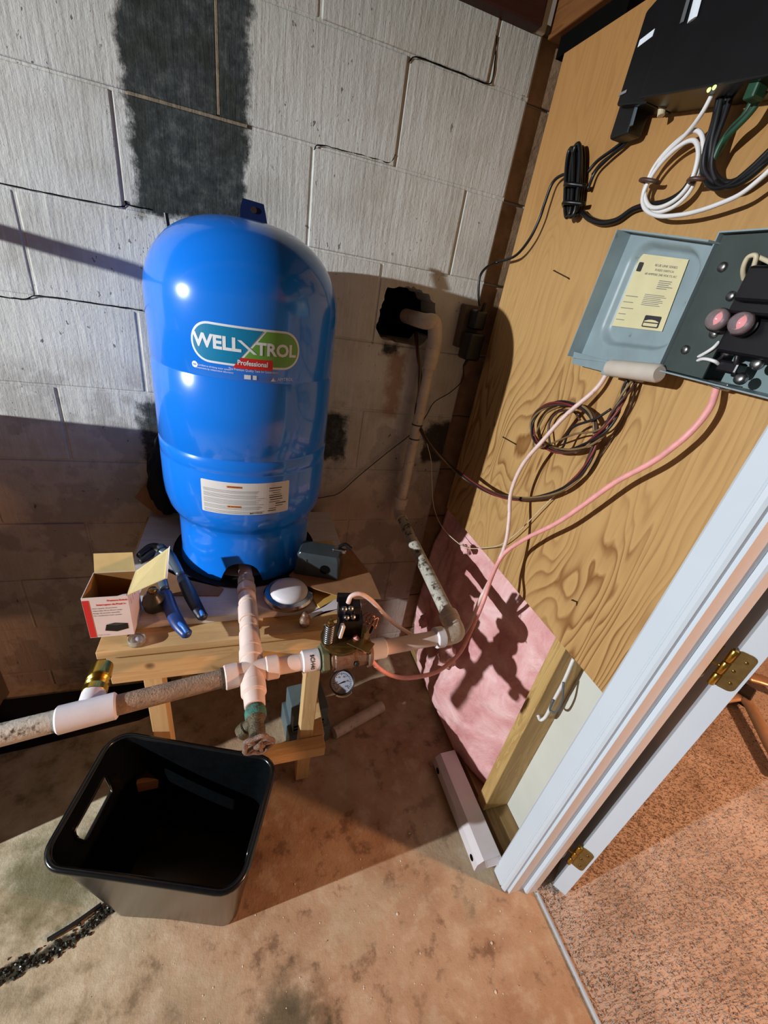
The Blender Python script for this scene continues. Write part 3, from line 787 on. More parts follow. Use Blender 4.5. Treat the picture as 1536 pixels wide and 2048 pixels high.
# riser from corner elbow back to the wall and up to the hole
WE = V((0.778, -0.052, 0.742))
bm = bm_(); tube(bm, spline([EL-rdir*0.055, EL-rdir*0.02, EL+(WE-EL).normalized()*0.01, EL+(WE-EL).normalized()*0.06], 6), 0.0215, 20); auto(obj('elbow', bm, 'pvc_dusty', pw), 40)
pp('elbow_collar', EL-rdir*0.062, EL-rdir*0.040, 0.0245, 'pvc_white', bev=0.002)
wd = (WE-EL).normalized()
pp('elbow_collar', EL+wd*0.045, EL+wd*0.068, 0.0245, 'pvc_dusty', bev=0.002)
pp('pipe_section', CR+rdir*(d3+0.005), EL-rdir*0.04, 0.0172, 'pvc')
pp('coupling', CR+rdir*(d3-0.014), CR+rdir*(d3+0.022), 0.0225, 'pvc_white', bev=0.002)
pp('pipe_section', EL+wd*0.05, WE-wd*0.045, 0.0180, 'flaked_paint')
UPW = V((0.7872, -0.0480, 1.2997)); upd = (UPW-WE).normalized()
bm = bm_(); tube(bm, spline([WE-wd*0.055, WE-wd*0.02, WE+upd*0.012, WE+upd*0.05], 6), 0.0205, 20); auto(obj('elbow', bm, 'pvc_dusty', pw), 40)
pp('elbow_collar', WE+upd*0.035, WE+upd*0.062, 0.0235, 'pvc_dusty', bev=0.002)
pp('pipe_section', WE+upd*0.05, UPW, 0.0172, 'pvc_dusty')
LU = (UPW-WE).length
for f in (0.50, 0.585): pp('band_clamp', WE+upd*(LU*f), WE+upd*(LU*f+0.004), 0.0180, 'wire_black')
pp('coupling', UPW-upd*0.055, UPW+upd*0.006, 0.0225, 'pvc_dusty', bev=0.002)
HE = V((0.752, -0.035, 1.372))
bm = bm_(); tube(bm, spline([UPW-upd*0.01, UPW+upd*0.025, HE+V((0.022, -0.01, 0.0)), HE+V((-0.005, 0.0, 0.0)), HE+V((-0.012, 0.14, 0.0))], 6), 0.0215, 20); auto(obj('elbow', bm, 'pvc_dusty', pw), 40)
# metal tank tee with nut and end plate
ct = thing('metal_pump_tee', 'dull metal tee body on the pipe behind the pressure gauge', 'pipe fitting', CR+rdir*d2+V((0, 0, -0.03)))
bm = bm_(); lathe(bm, [(0.030, 0), (0.032, 0.002), (0.032, 0.014), (0.028, 0.016)], 6, at(CR+rdir*(d1+0.018), rdir)); obj('hex_nut', bm, 'nut_metal', ct)
bm = bm_(); a = CR+rdir*(d1+0.035); b = CR+rdir*(d3-0.020)
cyl(bm, a, b, 0.0285, 28, bev=0.003); cyl(bm, a+rdir*0.008, a+rdir*0.05, 0.031, 28, bev=0.003)
auto(obj('tee_body', bm, 'cast_metal', ct), 40)
bm = bm_(); cyl(bm, b-rdir*0.006, b+rdir*0.004, 0.0345, 28, bev=0.002); auto(obj('end_flange', bm, 'cast_metal', ct), 40)
bq = a+rdir*0.055+sd*0.026+V((0, 0, 0.0)); bm = bm_(); lathe(bm, [(0.006, 0), (0.006, 0.006), (0.004, 0.008), (0, 0.008)], 12, at(bq, sd+V((0, 0, .3)))); obj('plug_bolt', bm, 'tool_dark', ct)
# pressure gauge in front of the tee
GC = V((0.4392, -0.7050, 0.7117)); gd = V((-0.32, -0.62, 0.72)).normalized()
ga = thing('pressure_gauge', 'round black-rimmed pressure gauge with grey dial below the pressure switch', 'gauge', GC)
bm = bm_(); lathe(bm, [(0.010, -0.020), (0.022, -0.018), (0.0255, -0.014), (0.0255, 0.002), (0.0240, 0.004), (0.0222, 0.003), (0.0222, -0.001)], 40, at(GC, gd), cap=False); cyl(bm, GC-gd*0.019, GC-gd*0.0185, 0.022, 30)
auto(obj('gauge_case', bm, 'gauge_black', ga), 40)
bm = bm_(); lathe(bm, [(0.0222, -0.0012), (0, -0.0012)], 40, at(GC, gd), cap=False); fc = obj('dial', bm, 'gauge_face', ga)
G3 = at(GC, gd)
gx = V((1, 0, 0)); gx = (gx-gd*gx.dot(gd)).normalized(); gy = gd.cross(gx)
gm = lambda o: (lambda x, y: GC+gx*x+gy*y+gd*(0.0002+o))
bm = bm_()
for k in range(25):
    t = math.radians(225-k*270/24); r0 = 0.0165 if k % 4 else 0.0145; wv = 0.0005
    cx, sx_ = math.cos(t), math.sin(t)
    addflat(bm, flatpoly([(r0*cx-wv*sx_, r0*sx_+wv*cx), (r0*cx+wv*sx_, r0*sx_-wv*cx), (0.019*cx+wv*sx_, 0.019*sx_-wv*cx), (0.019*cx-wv*sx_, 0.019*sx_+wv*cx)]), gm(-0.0008))
for k, s in enumerate(('0', '20', '40', '60', '80', '100')):
    t = math.radians(225-k*54); q = text_bm(s, 0.0050)
    for v_ in q.verts: v_.co.x += 0.0118*math.cos(t); v_.co.y += 0.0118*math.sin(t)
    addflat(bm, q, gm(-0.0008))
obj('dial_marks', bm, 'print_dark', fc)
bm = bm_(); t = math.radians(195); addflat(bm, flatpoly([(0.015*math.cos(t), 0.015*math.sin(t)), (0.006*math.cos(t+2.9), 0.006*math.sin(t+2.9)), (0.006*math.cos(t-2.9), 0.006*math.sin(t-2.9))]), gm(0.0006)); obj('needle', bm, 'gauge_black', fc)
bm = bm_(); 
tube(bm, [GC+gx*(0.0262*math.cos(math.radians(a)))+gy*(0.0262*math.sin(math.radians(a)))-gd*0.008 for a in range(238, 312, 6)], 0.0042, 8, flat=0.25, flatdir=None); obj('sticker', bm, 'label_white', ga)
bm = bm_(); cyl(bm, GC-gd*0.018, GC-gd*0.030+V((0, 0, 0)), 0.008, 14); obj('gauge_stem', bm, 'old_brass', ga)
# drain spigot hanging from the cross, over the black tub
SP = CR+fd*0.05
sp = thing('drain_spigot', 'corroded green drain spigot with crusted wheel handle over the black tub', 'tap', SP)
bm = bm_(); lathe(bm, [(0.0215, 0), (0.0215, 0.006), (0.0195, 0.008), (0.0185, 0.030), (0.016, 0.032)], 24, at(SP-fd*0.002, fd)); auto(obj('bushing', bm, 'pvc', sp), 40)
bm = bm_(); lathe(bm, [(0.0155, 0.028), (0.0175, 0.036), (0.0175, 0.052), (0.013, 0.060), (0.012, 0.068), (0.0145, 0.070), (0.0135, 0.084), (0.008, 0.087), (0.006, 0.104)], 20, at(SP, fd)); auto(obj('spigot_body', bm, 'tarnished', sp), 40)
bm = bm_(); lathe(bm, [(0.018, 0.034), (0.019, 0.040), (0.0185, 0.050), (0.016, 0.054)], 20, at(SP, fd), cap=False); obj('verdigris_collar', bm, 'verdigris', sp, True)
oq = SP+fd*0.052; od = V((-0.62, -0.12, -0.70)).normalized()
bm = bm_(); lathe(bm, [(0.011, 0), (0.011, 0.022), (0.014, 0.024), (0.014, 0.038), (0.011, 0.039), (0.010, 0.028)], 18, at(oq, od)); auto(obj('hose_outlet', bm, 'tarnished', sp), 40)
hc = SP+fd*0.100
bm = bm_()
fx = V((1, 0, 0)); fx = (fx-fd*fx.dot(fd)).normalized(); fy = fd.cross(fx)
ring = []
for k in range(40):
    a = 2*PI*k/40; r = 0.0225+0.0026*math.cos(5*a); ring.append(hc+fx*r*math.cos(a)+fy*r*math.sin(a))
tube(bm, ring, 0.0042, 8, closed=True)
for k in range(5):
    a = 2*PI*k/5; cyl(bm, hc, hc+(fx*math.cos(a)+fy*math.sin(a))*0.024, 0.0035, 8)
lathe(bm, [(0.008, -0.004), (0.008, 0.004), (0.004, 0.007), (0, 0.007)], 14, at(hc, fd))
obj('handle', bm, 'crusty', sp, True)

# ------------------------------------------------------------------ pressure switch above the tee
SW = V((0.445, -0.655, 0.775))
sw = thing('pressure_switch', 'open pressure switch with bare contacts and spring above the pipe', 'switch', SW)
rs = rz(-8)
def sbox(name, m, c, sx, sy, sz, r=rs, bev=0.0015, par=sw):
    bm = bm_(); obox(bm, c, sx, sy, sz, r, bev); return auto(obj(name, bm, m, par), 40)
bm = bm_(); cyl(bm, SW+V((0, 0, -0.025)), SW+V((0, 0, 0.0)), 0.009, 14); obj('nipple', bm, 'old_brass', sw, True)
bm = bm_(); lathe(bm, [(0.010, -0.002), (0.034, 0.002), (0.042, 0.012), (0.043, 0.020), (0.039, 0.022)], 32, at(SW+V((-0.006, 0, -0.006)), (0, 0, 1))); auto(obj('diaphragm_base', bm, 'old_brass', sw), 40)
sbox('base_plate', 'old_brass', SW+V((0.004, 0, 0.0165)), 0.092, 0.060, 0.003)
sbox('contact_block', 'bakelite', SW+V((0.012, 0.012, 0.040)), 0.050, 0.034, 0.044)
tb = sbox('terminal_block', 'bakelite', SW+V((0.008, 0.020, 0.075)), 0.046, 0.026, 0.026)
sbox('terminal_top', 'bakelite', SW+V((0.000, 0.030, 0.096)), 0.034, 0.008, 0.020)
for k in range(4):
    c = SW+V((-0.006+0.013*(k % 2)+0.006*(k//2), -0.004-0.004*(k//2)+0.008, 0.089-0.020*(k//2)))
    bm = bm_(); lathe(bm, [(0.0055, -0.010), (0.0055, 0.002), (0.004, 0.0035), (0, 0.0035)], 12, at(c, (0.1, -0.8, 0.6))); obj('terminal_screw', bm, 'steel', tb, True)
bm = bm_(); SPC = SW+V((-0.036, -0.012, 0.018)); tube(bm, [SPC+V((0.0085*math.cos(t/8*2*PI), 0.0085*math.sin(t/8*2*PI), 0.048*t/72)) for t in range(73)], 0.0019, 6); obj('spring', bm, 'steel', sw, True)
bm = bm_(); cyl(bm, SPC, SPC+V((0, 0, 0.066)), 0.0030, 10); lathe(bm, [(0.008, 0.049), (0.008, 0.053), (0.0055, 0.054), (0.0055, 0.060), (0, 0.060)], 6, at(SPC, (0, 0, 1))); obj('spring_stud', bm, 'old_brass', sw)
bm = bm_(); cyl(bm, SPC+V((0, 0, 0.002)), SPC+V((0, 0, 0.046)), 0.0072, 16); obj('spring_sleeve', bm, 'steel', sw, True)
sbox('white_lever', 'label_white', SW+V((-0.012, -0.014, 0.048)), 0.007, 0.012, 0.032, rz(10) @ Matrix.Rotation(0.15, 3, 'Y'))
# right bracket with two cable holes
bq = V((0.042, -0.006, 0.030))
bm = bm_(); obox(bm, SW+V((0.050, -0.010, 0.032)), 0.003, 0.050, 0.034, rz(-40), 0.001); obox(bm, SW+V((0.030, -0.026, 0.018)), 0.05, 0.030, 0.003, rz(-40), 0.001); obj('cable_bracket', bm, 'old_brass', sw)
bm = bm_(); lathe(bm, [(0.0095, 0), (0.0095, 0.002), (0, 0.002)], 16, at(SW+V((0.0545, -0.006, 0.036)), rz(-40) @ V((1, 0, 0)))); obj('cable_hole', bm, 'black_void', sw)
for k in range(4):
    a = SW+V((0.040+0.006*k, 0.020-0.006*k, 0.050)); bm = bm_(); tube(bm, spline([a, a+V((0.010, -0.004, 0.012)), a+V((0.004, -0.012, -0.008)), a+V((-0.004, -0.014, 0.004))], 5), 0.0009, 6); obj('copper_end', bm, 'copper', sw, True)
# ------------------------------------------------------------------ clutter on the bench
# opened carton
ct = thing('opened_carton', 'small opened white carton with red stripe and kraft flaps at the left bench end', 'box', (-0.005, -0.495, 0.7352))
x0, x1, y0, y1, z0, z1 = -0.044, 0.033, -0.536, -0.456, 0.7354, 0.838; tk = 0.0012
bm = bm_(); box(bm, x0, x1, y0, y0+tk, z0, z1); obj('front_panel', bm, 'carton_white', ct)
bm = bm_(); box(bm, x1-tk, x1, y0+tk, y1, z0, z1-.0005); obj('side_panel', bm, 'carton_white', ct)
bm = bm_(); box(bm, x0, x0+tk, y0+tk, y1, z0, z1-.0005); obj('side_panel', bm, 'carton_white', ct)
bm = bm_(); box(bm, x0+tk, x1-tk, y1-tk, y1, z0, z1); obj('back_panel', bm, 'carton_white', ct)
bm = bm_(); box(bm, x0+tk, x1-tk, y0+tk, y1-tk, z0, z0+tk)
for q in ((x0+tk, x0+2*tk, y0+tk, y1-tk), (x1-2*tk, x1-tk, y0+tk, y1-tk), (x0+tk, x1-tk, y1-2*tk, y1-tk), (x0+tk, x1-tk, y0+tk, y0+2*tk)): box(bm, *q, z0+tk, z1-.001)
obj('lining', bm, 'carton_inner', ct)
def sheet(name, pts, m, par, t=0.0010):
    bm = bm_(); p = [V(q) for q in pts]; n = (p[1]-p[0]).cross(p[2]-p[0]).normalized()
    a = [bm.verts.new(q+n*t/2) for q in p]; b = [bm.verts.new(q-n*t/2) for q in p]
    bm.faces.new(a); bm.faces.new(list(reversed(b)))
    for i in range(len(p)): j = (i+1) % len(p); bm.faces.new((a[i], b[i], b[j], a[j]))
    return obj(name, bm, m, par)
sheet('flap', [(x0+.002, y1, z1), (x1-.001, y1, z1), (x1-.004, y1+.010, z1+.040), (x0+.004, y1+.010, z1+.040)], 'carton_kraft', ct)
fo = [V((0.0987, -0.4560, 0.8927)), V((0.1022, -0.5340, 0.8736))]
fl_ = sheet('flap', [(x1, y0+.002, z1), (x1, y1-.002, z1), fo[0], fo[1]], 'carton_kraft', ct)
ex_ = (fo[0]-V((x1, y1, z1))).normalized()
sheet('flap_edge', [fo[0], fo[1], fo[1]+ex_*0.004+V((0, 0, -.003)), fo[0]+ex_*0.004+V((0, 0, .003))], 'carton_white', fl_)
sheet('tuck_tab', [(x1-.018, y0, z1), (x1-.002, y0, z1), (x1-.003, y0+.008, z1-.002), (x1-.010, y0+.007, z1-.002)], 'carton_white', ct)
fy = y0-0.0004
ff = lambda o: (lambda x, y: V((x, fy-o, y)))
bm = bm_(); addflat(bm, flatpoly(rect(x0+.0005, x0+.0115, z0+.001, z1-.006)), ff(0)); obj('red_stripe', bm, 'decal_red', ct)
bm = bm_()
for s, sz, u, v in (('Pressure Switch', 0.0058, 0.0145, 0.829), ('Interruptor de Presión', 0.0058, 0.003, 0.8195)):
    t = text_bm(s, sz, 'CENTER', 0.00025, 0.92)
    for q in t.verts: q.co.x += u; q.co.y += v
    addflat(bm, t, ff(0))
obj('carton_title', bm, 'decal_red', ct)
bm = bm_()
for k, s in enumerate(('Interrupteur de pression', 'Adjustable 20 to 60 psi range', 'Rango de presión ajustable', 'For residential water pumps')):
    t = text_bm(s, 0.0042, 'LEFT')
    for q in t.verts: q.co.x += -0.030; q.co.y += 0.811-0.0062*k
    addflat(bm, t, ff(0))
obj('carton_text', bm, 'print_dark', ct); bm = bm_()
t = text_bm('Wells and tanks', 0.0032, 'LEFT')
for q in t.verts: q.co.x += -0.030; q.co.y += 0.741
addflat(bm, t, ff(0)); obj('carton_text', bm, 'print_dark', ct)
bm = bm_(); addflat(bm, flatpoly([(-0.016, 0.752), (-0.012, 0.7675), (0.003, 0.7715), (0.025, 0.768), (0.025, 0.7535), (0.004, 0.7475)]), ff(0)); pb = obj('printed_picture', bm, 'bakelite', ct)
bm = bm_(); addflat(bm, flatpoly([(-0.012, 0.7675), (0.003, 0.7715), (0.025, 0.768), (0.006, 0.764)]), ff(0.0003)); obj('picture_top', bm, 'panel_inner', pb)
for k in range(3):
    t = text_bm(('Switch', 'Pressure', 'Presión')[k], 0.006, 'CENTER'); bm = bm_()
    addflat(bm, t, lambda x, y: V((x1+0.0004, -0.520+0.014*k+y*0.9, 0.812+x)))
    obj('carton_text', bm, 'print_dark', ct)
# pliers
pl = thing('groove_joint_pliers', 'blue-handled groove joint pliers beside the opened carton', 'pliers', (0.09, -0.40, 0.7355))
h1 = [V((0.0764, -0.4267, 0.7570)), V((0.1015, -0.5039, 0.7570)), V((0.1206, -0.5446, 0.7550)), V((0.1390, -0.5705, 0.7500))]
h2 = [V((0.1043, -0.3777, 0.7600)), V((0.1253, -0.4354, 0.7600)), V((0.1467, -0.4898, 0.7580)), V((0.1654, -0.5266, 0.7520))]
def grip(pts, m):
    bm = bm_(); s = spline(pts, 6); tube(bm, s, lambda t: 0.0092+0.0022*math.sin(PI*min(1, t*1.15))-(0.004 if t > 0.985 or t < 0.01 else 0), 12, flat=1.25, flatdir=(1, 0.4, 0)); return obj('grip', bm, m, pl, True)
g1 = grip(h1, 'grip_blue'); g2 = grip(h2, 'grip_dark')
bm = bm_(); a = V(h1[2])+V((-0.001, 0, 0.008)); b = V(h1[3])+V((-0.002, 0.002, 0.008)); tube(bm, spline([a, (a+b)/2+V((0, 0, .0035)), b], 5), 0.0045, 8); obj('grip_highlight', bm, 'grip_lit', g1, True)  # brighter strip imitates light falling on the grip
bm = bm_(); a = V(h2[3]); tube(bm, spline([a+V((-.008, .016, .008)), a+V((-.004, .008, .010)), a+V((-.002, .002, .008))], 5), 0.0045, 8); obj('grip_highlight', bm, 'grip_lit', g2, True)  # same painted highlight on the second grip
PV = V((0.0461, -0.2715, 0.7620))
bm = bm_(); tube(bm, spline([h2[0], V((0.0862, -0.3348, 0.7620)), V((0.0662, -0.2920, 0.7630)), PV], 5), lambda t: 0.0075+0.004*t, 8, flat=1.3, flatdir=(1, 0.4, 0)); obj('shank', bm, 'tool_steel', pl, True)
bm = bm_(); tube(bm, spline([h1[0], V((0.0602, -0.3712, 0.7580)), V((0.0465, -0.3082, 0.7570)), PV+V((0, 0, -.006))], 5), lambda t: 0.0075+0.003*t, 8, flat=1.3, flatdir=(1, 0.4, 0)); obj('shank', bm, 'tool_steel', pl, True)
bm = bm_(); tube(bm, spline([PV+V((.004, -.004, 0)), V((0.0247, -0.2588, 0.7620)), V((0.0094, -0.2707, 0.7600)), V((-0.0013, -0.2876, 0.7570))], 5), lambda t: 0.013-0.005*t, 8, flat=1.2, flatdir=(0.4, 1, 0)); obj('jaw', bm, 'tool_dark', pl, True)
bm = bm_(); tube(bm, spline([PV+V((0, 0, -.004)), V((0.0285, -0.2780, 0.7580)), V((0.0156, -0.2960, 0.7560)), V((0.0042, -0.3079, 0.7530))], 5), lambda t: 0.011-0.004*t, 8, flat=1.2, flatdir=(0.4, 1, 0)); obj('jaw', bm, 'tool_dark', pl, True)
bm = bm_(); lathe(bm, [(0.009, 0), (0.009, 0.004), (0.006, 0.006), (0, 0.006)], 16, at(PV+V((0, 0, 0.010)), (0, 0, 1))); obj('pivot_bolt', bm, 'tool_steel', pl)
# dark olive cup lying beside the carton
oc = thing('olive_cup', 'dark olive plastic cup between the carton and the pliers', 'cup', (0.060, -0.462, 0.7352))
bm = bm_(); oM = at((0.060, -0.462, 0.7354), (0, 0, 1)); lathe(bm, [(0.017, 0), (0.021, 0.003), (0.0245, 0.02), (0.021, 0.034), (0.013, 0.041), (0.0125, 0.047), (0, 0.047)], 32, oM); obj('cup_body', bm, 'olive_plastic', oc, True)
bm = bm_(); cyl(bm, (0.060, -0.462, 0.7825), (0.060, -0.462, 0.792), 0.009, 14, bev=0.001); obj('cup_neck', bm, 'old_brass', oc, True)
# little clear cap
cc_ = thing('clear_cap', 'tiny clear plastic cap on the front bench board below the carton', 'cap', (0.037, -0.547, 0.7155))
bm = bm_(); lathe(bm, [(0.0150, 0), (0.0165, 0.002), (0.0165, 0.013), (0.0145, 0.014), (0.0145, 0.003), (0, 0.003)], 28, at((0.037, -0.5405, 0.7156), (0, 0, 1))); obj('cap_wall', bm, 'clear_plastic', cc_, True)
bm = bm_(); lathe(bm, [(0.011, 0), (0.011, 0.006), (0, 0.007)], 20, at((0.037, -0.5405, 0.7188), (0, 0, 1))); obj('cap_insert', bm, 'dome_white', cc_, True)
# round puck light
PK = V((0.3527, -0.4548, 0.7500)); PK.z = 0.7354
pu = thing('puck_light', 'round white domed light with chrome rim beside the blue tank foot', 'light', PK)
bm = bm_(); lathe(bm, [(0.055, 0), (0.060, 0.002), (0.061, 0.010), (0.057, 0.015), (0.047, 0.017), (0.046, 0.012)], 56, at(PK, (0, 0, 1))); auto(obj('rim', bm, 'chrome', pu), 40)
bm = bm_(); lathe(bm, [(0.0455, 0.012), (0.0455, 0.021), (0.040, 0.0275), (0.027, 0.0325), (0.012, 0.0345), (0, 0.035)], 56, at(PK, (0, 0, 1))); obj('dome', bm, 'dome_white', pu, True)
# cardboard piece under the switch cover, with a yellow patch standing in for lit plank beneath
yp = V((0.4488, -0.4575, 0.7420))
bm = bm_(); pol = [V((0.3935, -0.3815, 0.7425)), V((0.5287, -0.3937, 0.7425)), V((0.5168, -0.4866, 0.7425)), V((0.4912, -0.4723, 0.7425)), V((0.4289, -0.5234, 0.7425)), V((0.4144, -0.4916, 0.7425))]
prism(bm, [(p.x, p.y) for p in pol], lambda u, v: V((u, v, 0.7354)), lambda u, v: V((u, v, 0.7400)))
tag(recentre(obj('lit_plank_patch', bm, 'lit_plank_patch')), 'flat yellow patch imitating lit plank under the torn cardboard at the right bench end', 'pad')
bm = bm_(); pol = [V((0.3572, -0.4006, 0.7600)), V((0.3812, -0.4351, 0.7600)), V((0.4267, -0.4669, 0.7600)), V((0.4852, -0.5032, 0.7600)), V((0.5731, -0.5130, 0.7600)), V((0.5720, -0.4200, 0.7600)), V((0.5432, -0.2875, 0.7600)), V((0.4575, -0.2694, 0.7600))]
prism(bm, [(p.x, p.y) for p in pol], lambda u, v: V((u, v, 0.7568)), lambda u, v: V((u, v, 0.7598)))
cbo = recentre(obj('cardboard_sheet', bm, 'cardboard')); tag(cbo, 'torn brown cardboard sheet lying under the dark switch cover', 'cardboard')
bm = bm_(); box(bm, 0.44, 0.50, -0.36, -0.24, 0.7354, 0.7564, 0.002); tag(recentre(obj('wood_block', bm, 'pine_x')), 'small wood block propping the torn cardboard beside the tank', 'block')
bm = bm_(); pol = [V((0.4917, -0.4795, 0.7470)), V((0.4969, -0.5040, 0.7450)), V((0.4689, -0.5183, 0.7430)), V((0.4314, -0.5232, 0.7420)), V((0.3954, -0.5418, 0.7415)), V((0.3914, -0.5279, 0.7415)), V((0.4343, -0.5060, 0.7420)), V((0.4601, -0.4857, 0.7440))]
prism(bm, [(p.x, p.y) for p in pol], lambda u, v: V((u, v, 0.7402)), lambda u, v: V((u, v, 0.7412)))
tag(recentre(obj('paper_strip', bm, 'dome_white')), 'torn white paper strip pointing left behind the pressure switch', 'paper')
# dark grey switch cover on its side
sc = thing('switch_cover', 'dark grey glossy switch cover lying on cardboard right of the tank foot', 'cover', (0.425, -0.375, 0.760))
Rc = rz(-20)
cx_ = V((0.436, -0.384, 0.760))
def tap(u, v, z): return cx_+Rc @ V((u, v, z))
bm = bm_()
pr = rrect(-0.060, 0.060, -0.034, 0.034, 0.008, 5); n = len(pr); lev = []
for z, s in ((0.0002, 0.985), (0.003, 1.0), (0.050, 0.93), (0.060, 0.90), (0.066, 0.82)): lev.append([bm.verts.new(tap(u*s, v*s, z)) for u, v in pr])
for a, b in zip(lev, lev[1:]):
    for i in range(n): bm.faces.new((a[i], a[(i+1) % n], b[(i+1) % n], b[i]))
bm.faces.new(list(reversed(lev[0]))); bm.faces.new(lev[-1])
auto(obj('cover_shell', bm, 'grey_gloss', sc), 30)
bm = bm_(); lathe(bm, [(0.0125, 0), (0.0125, 0.001), (0, 0.001)], 20, at(tap(0.020, -0.0335, 0.028), Rc @ V((0, -1, 0.1)))); obj('cable_knockout', bm, 'black_void', sc)
bm = bm_(); box(bm, 0.030, 0.066, 0.0, 0.022, 0.060, 0.072, 0.003, 2, Matrix.Translation(cx_) @ Rc.to_4x4()); sn = obj('latch_block', bm, 'chrome', sc)
for u in (-0.045, -0.03):
    bm = bm_(); tube(bm, [tap(u, -0.0345, 0.006), tap(u*0.95, -0.0325, 0.050)], 0.0016, 6); obj('rib', bm, 'grey_gloss', sc)
bm = bm_(); tube(bm, spline([tap(0.045, 0.012, 0.074), tap(0.060, 0.016, 0.082), tap(0.078, 0.012, 0.074)], 5), 0.0045, 8); obj('cover_latch', bm, 'black_plastic', sn)
# rusty cylinder plug beside the switch (small clear bulb)
nb = V((0.3826, -0.5366, 0.7350))
bm = bm_(); lathe(bm, [(0.008, 0), (0.012, 0.004), (0.0135, 0.012), (0.011, 0.022), (0.0075, 0.026), (0.0085, 0.030), (0.006, 0.038), (0, 0.039)], 20, at((nb.x, nb.y, 0.7155), (0, 0, 1)))
tag(recentre(obj('filler_plug', bm, 'cast_metal', None, True)), 'small rusty filler plug on the bench just left of the pressure switch', 'plug')
# brown crumpled bag and cardboard behind the tank
bm = bm_()
bmesh.ops.create_icosphere(bm, subdivisions=4, radius=1.0)
for v in bm.verts:
    p = v.co.copy(); d = 1+0.22*noise.noise(p*2.2)+0.10*noise.noise(p*6)
    v.co = V((0.045+p.x*0.050*d, -0.075+p.y*0.048*d, 0.875+max(-0.8, p.z)*0.12*d))
tag(recentre(obj('crumpled_bag', bm, 'black_matte', None, True)), 'crumpled dark bag squeezed between the tank and block wall', 'bag')
tag(recentre(sheet('cardboard_scrap', [(-0.055, -0.035, 0.790), (-0.020, -0.018, 0.835), (0.045, -0.020, 0.800), (0.030, -0.06, 0.742), (0.005, -0.06, 0.742)], 'cardboard', None, 0.003)), 'folded brown cardboard scrap behind the carton near the wall', 'cardboard')
bm = bm_(); pol = [(0.03, -0.30), (0.10, -0.36), (0.20, -0.41), (0.19, -0.435), (0.02, -0.415)]
prism(bm, pol, lambda u, v: V((u, v, 0.7354)), lambda u, v: V((u, v, 0.7376)))
tag(recentre(obj('cardboard_pad', bm, 'cardboard')), 'brown cardboard pad under the pliers in front of the tank', 'cardboard')

# ------------------------------------------------------------------ black tub and floor things
tub = thing('plastic_tub', 'large black plastic tub standing on the floor under the spigot', 'tub', (0.08, -0.68, 0.0))
RZ = 0.38
rc = [V((-0.1289, -0.7599, 0.3800)), V((0.2370, -0.8938, 0.3800)), V((0.3250, -0.6464, 0.3800)), V((-0.0593, -0.4981, 0.3800))]
bc = [V((-0.075, -0.730, 0.004)), V((0.222, -0.829, 0.004)), V((0.290, -0.640, 0.004)), V((-0.005, -0.545, 0.004))]
def rquad(pts, r, n=7):
    out = []; P2 = [V((p.x, p.y)) for p in pts]
    for i in range(4):
        p = P2[i]; a = (P2[i-1]-p).normalized(); b = (P2[(i+1) % 4]-p).normalized()
        ang = a.angle(b); d = r/math.tan(ang/2); c = p+(a+b).normalized()*(r/math.sin(ang/2))
        s = p+a*d-c; e2 = p+b*d-c
        a0 = math.atan2(s.y, s.x); a1 = math.atan2(e2.y, e2.x); da = (a1-a0+PI) % (2*PI)-PI
        for k in range(n+1): t = a0+da*k/n; out.append(c+V((r*math.cos(t), r*math.sin(t))))
        # straight subdivisions to the next corner are added below
    return out
def dense(pts, corner_n, m=12):
    out = []; N = len(pts)
    for i in range(N):
        out.append(pts[i])
        if i % (corner_n+1) == corner_n:
            q = pts[(i+1) % N]
            for k in range(1, m): out.append(pts[i].lerp(q, k/m))
    return out
top = dense(rquad(rc, 0.045), 7); bot = dense(rquad(bc, 0.035), 7); N = len(top)
ctr = sum(top, V((0, 0)))/N
def ring_at(f, out=0.0):
    r = []
    for a, b in zip(bot, top):
        p = a.lerp(b, f); d = (p-ctr).normalized(); r.append(V((p.x+d.x*out, p.y+d.y*out, 0.004+(RZ-0.004)*f)))
    return r
bm = bm_(); levels = [0, 0.04]+[0.1*k for k in range(1, 8)]+[0.74, 0.79, 0.84, 0.89, 0.94, 1.0]
outer = [[bm.verts.new(p) for p in ring_at(f, -0.006 if f < 1 else -0.004)] for f in levels]
inner = [[bm.verts.new(p) for p in ring_at(max(f, 0.012), -0.009)] for f in levels]
# handle slots: the left and right walls (edges rc3-rc0 and rc1-rc2)
seg = 8+11
def in_slot(i, k):
    if not (0.74 <= (levels[k]+levels[k+1])/2 <= 0.89): return False
    s = (i-7) % N
    # start index of the straight run after corner c is 8*c+7+11*c
    for c, lo, hi in ((3, 2, 10),):
        st = 19*c
        if st+lo <= s < st+hi: return True
    return False
for i in range(N):
    j = (i+1) % N
    for k in range(len(levels)-1):
        if in_slot(i, k):
            continue
        bm.faces.new((outer[k][i], outer[k][j], outer[k+1][j], outer[k+1][i])); bm.faces.new((inner[k][i], inner[k+1][i], inner[k+1][j], inner[k][j]))
        # close slot borders
    for k in range(len(levels)-1):
        if in_slot(i, k):
            if not in_slot(i, k-1): bm.faces.new((outer[k][i], outer[k][j], inner[k][j], inner[k][i]))
            if not in_slot(i, k+1): bm.faces.new((outer[k+1][i], inner[k+1][i], inner[k+1][j], outer[k+1][j]))
            if not in_slot((i-1) % N, k): bm.faces.new((outer[k][i], inner[k][i], inner[k+1][i], outer[k+1][i]))
            if not in_slot(j, k): bm.faces.new((outer[k][j], outer[k+1][j], inner[k+1][j], inner[k][j]))
bm.faces.new(list(reversed(outer[0]))); bm.faces.new(inner[0])
for i in range(N): j = (i+1) % N; bm.faces.new((outer[-1][i], outer[-1][j], inner[-1][j], inner[-1][i]))
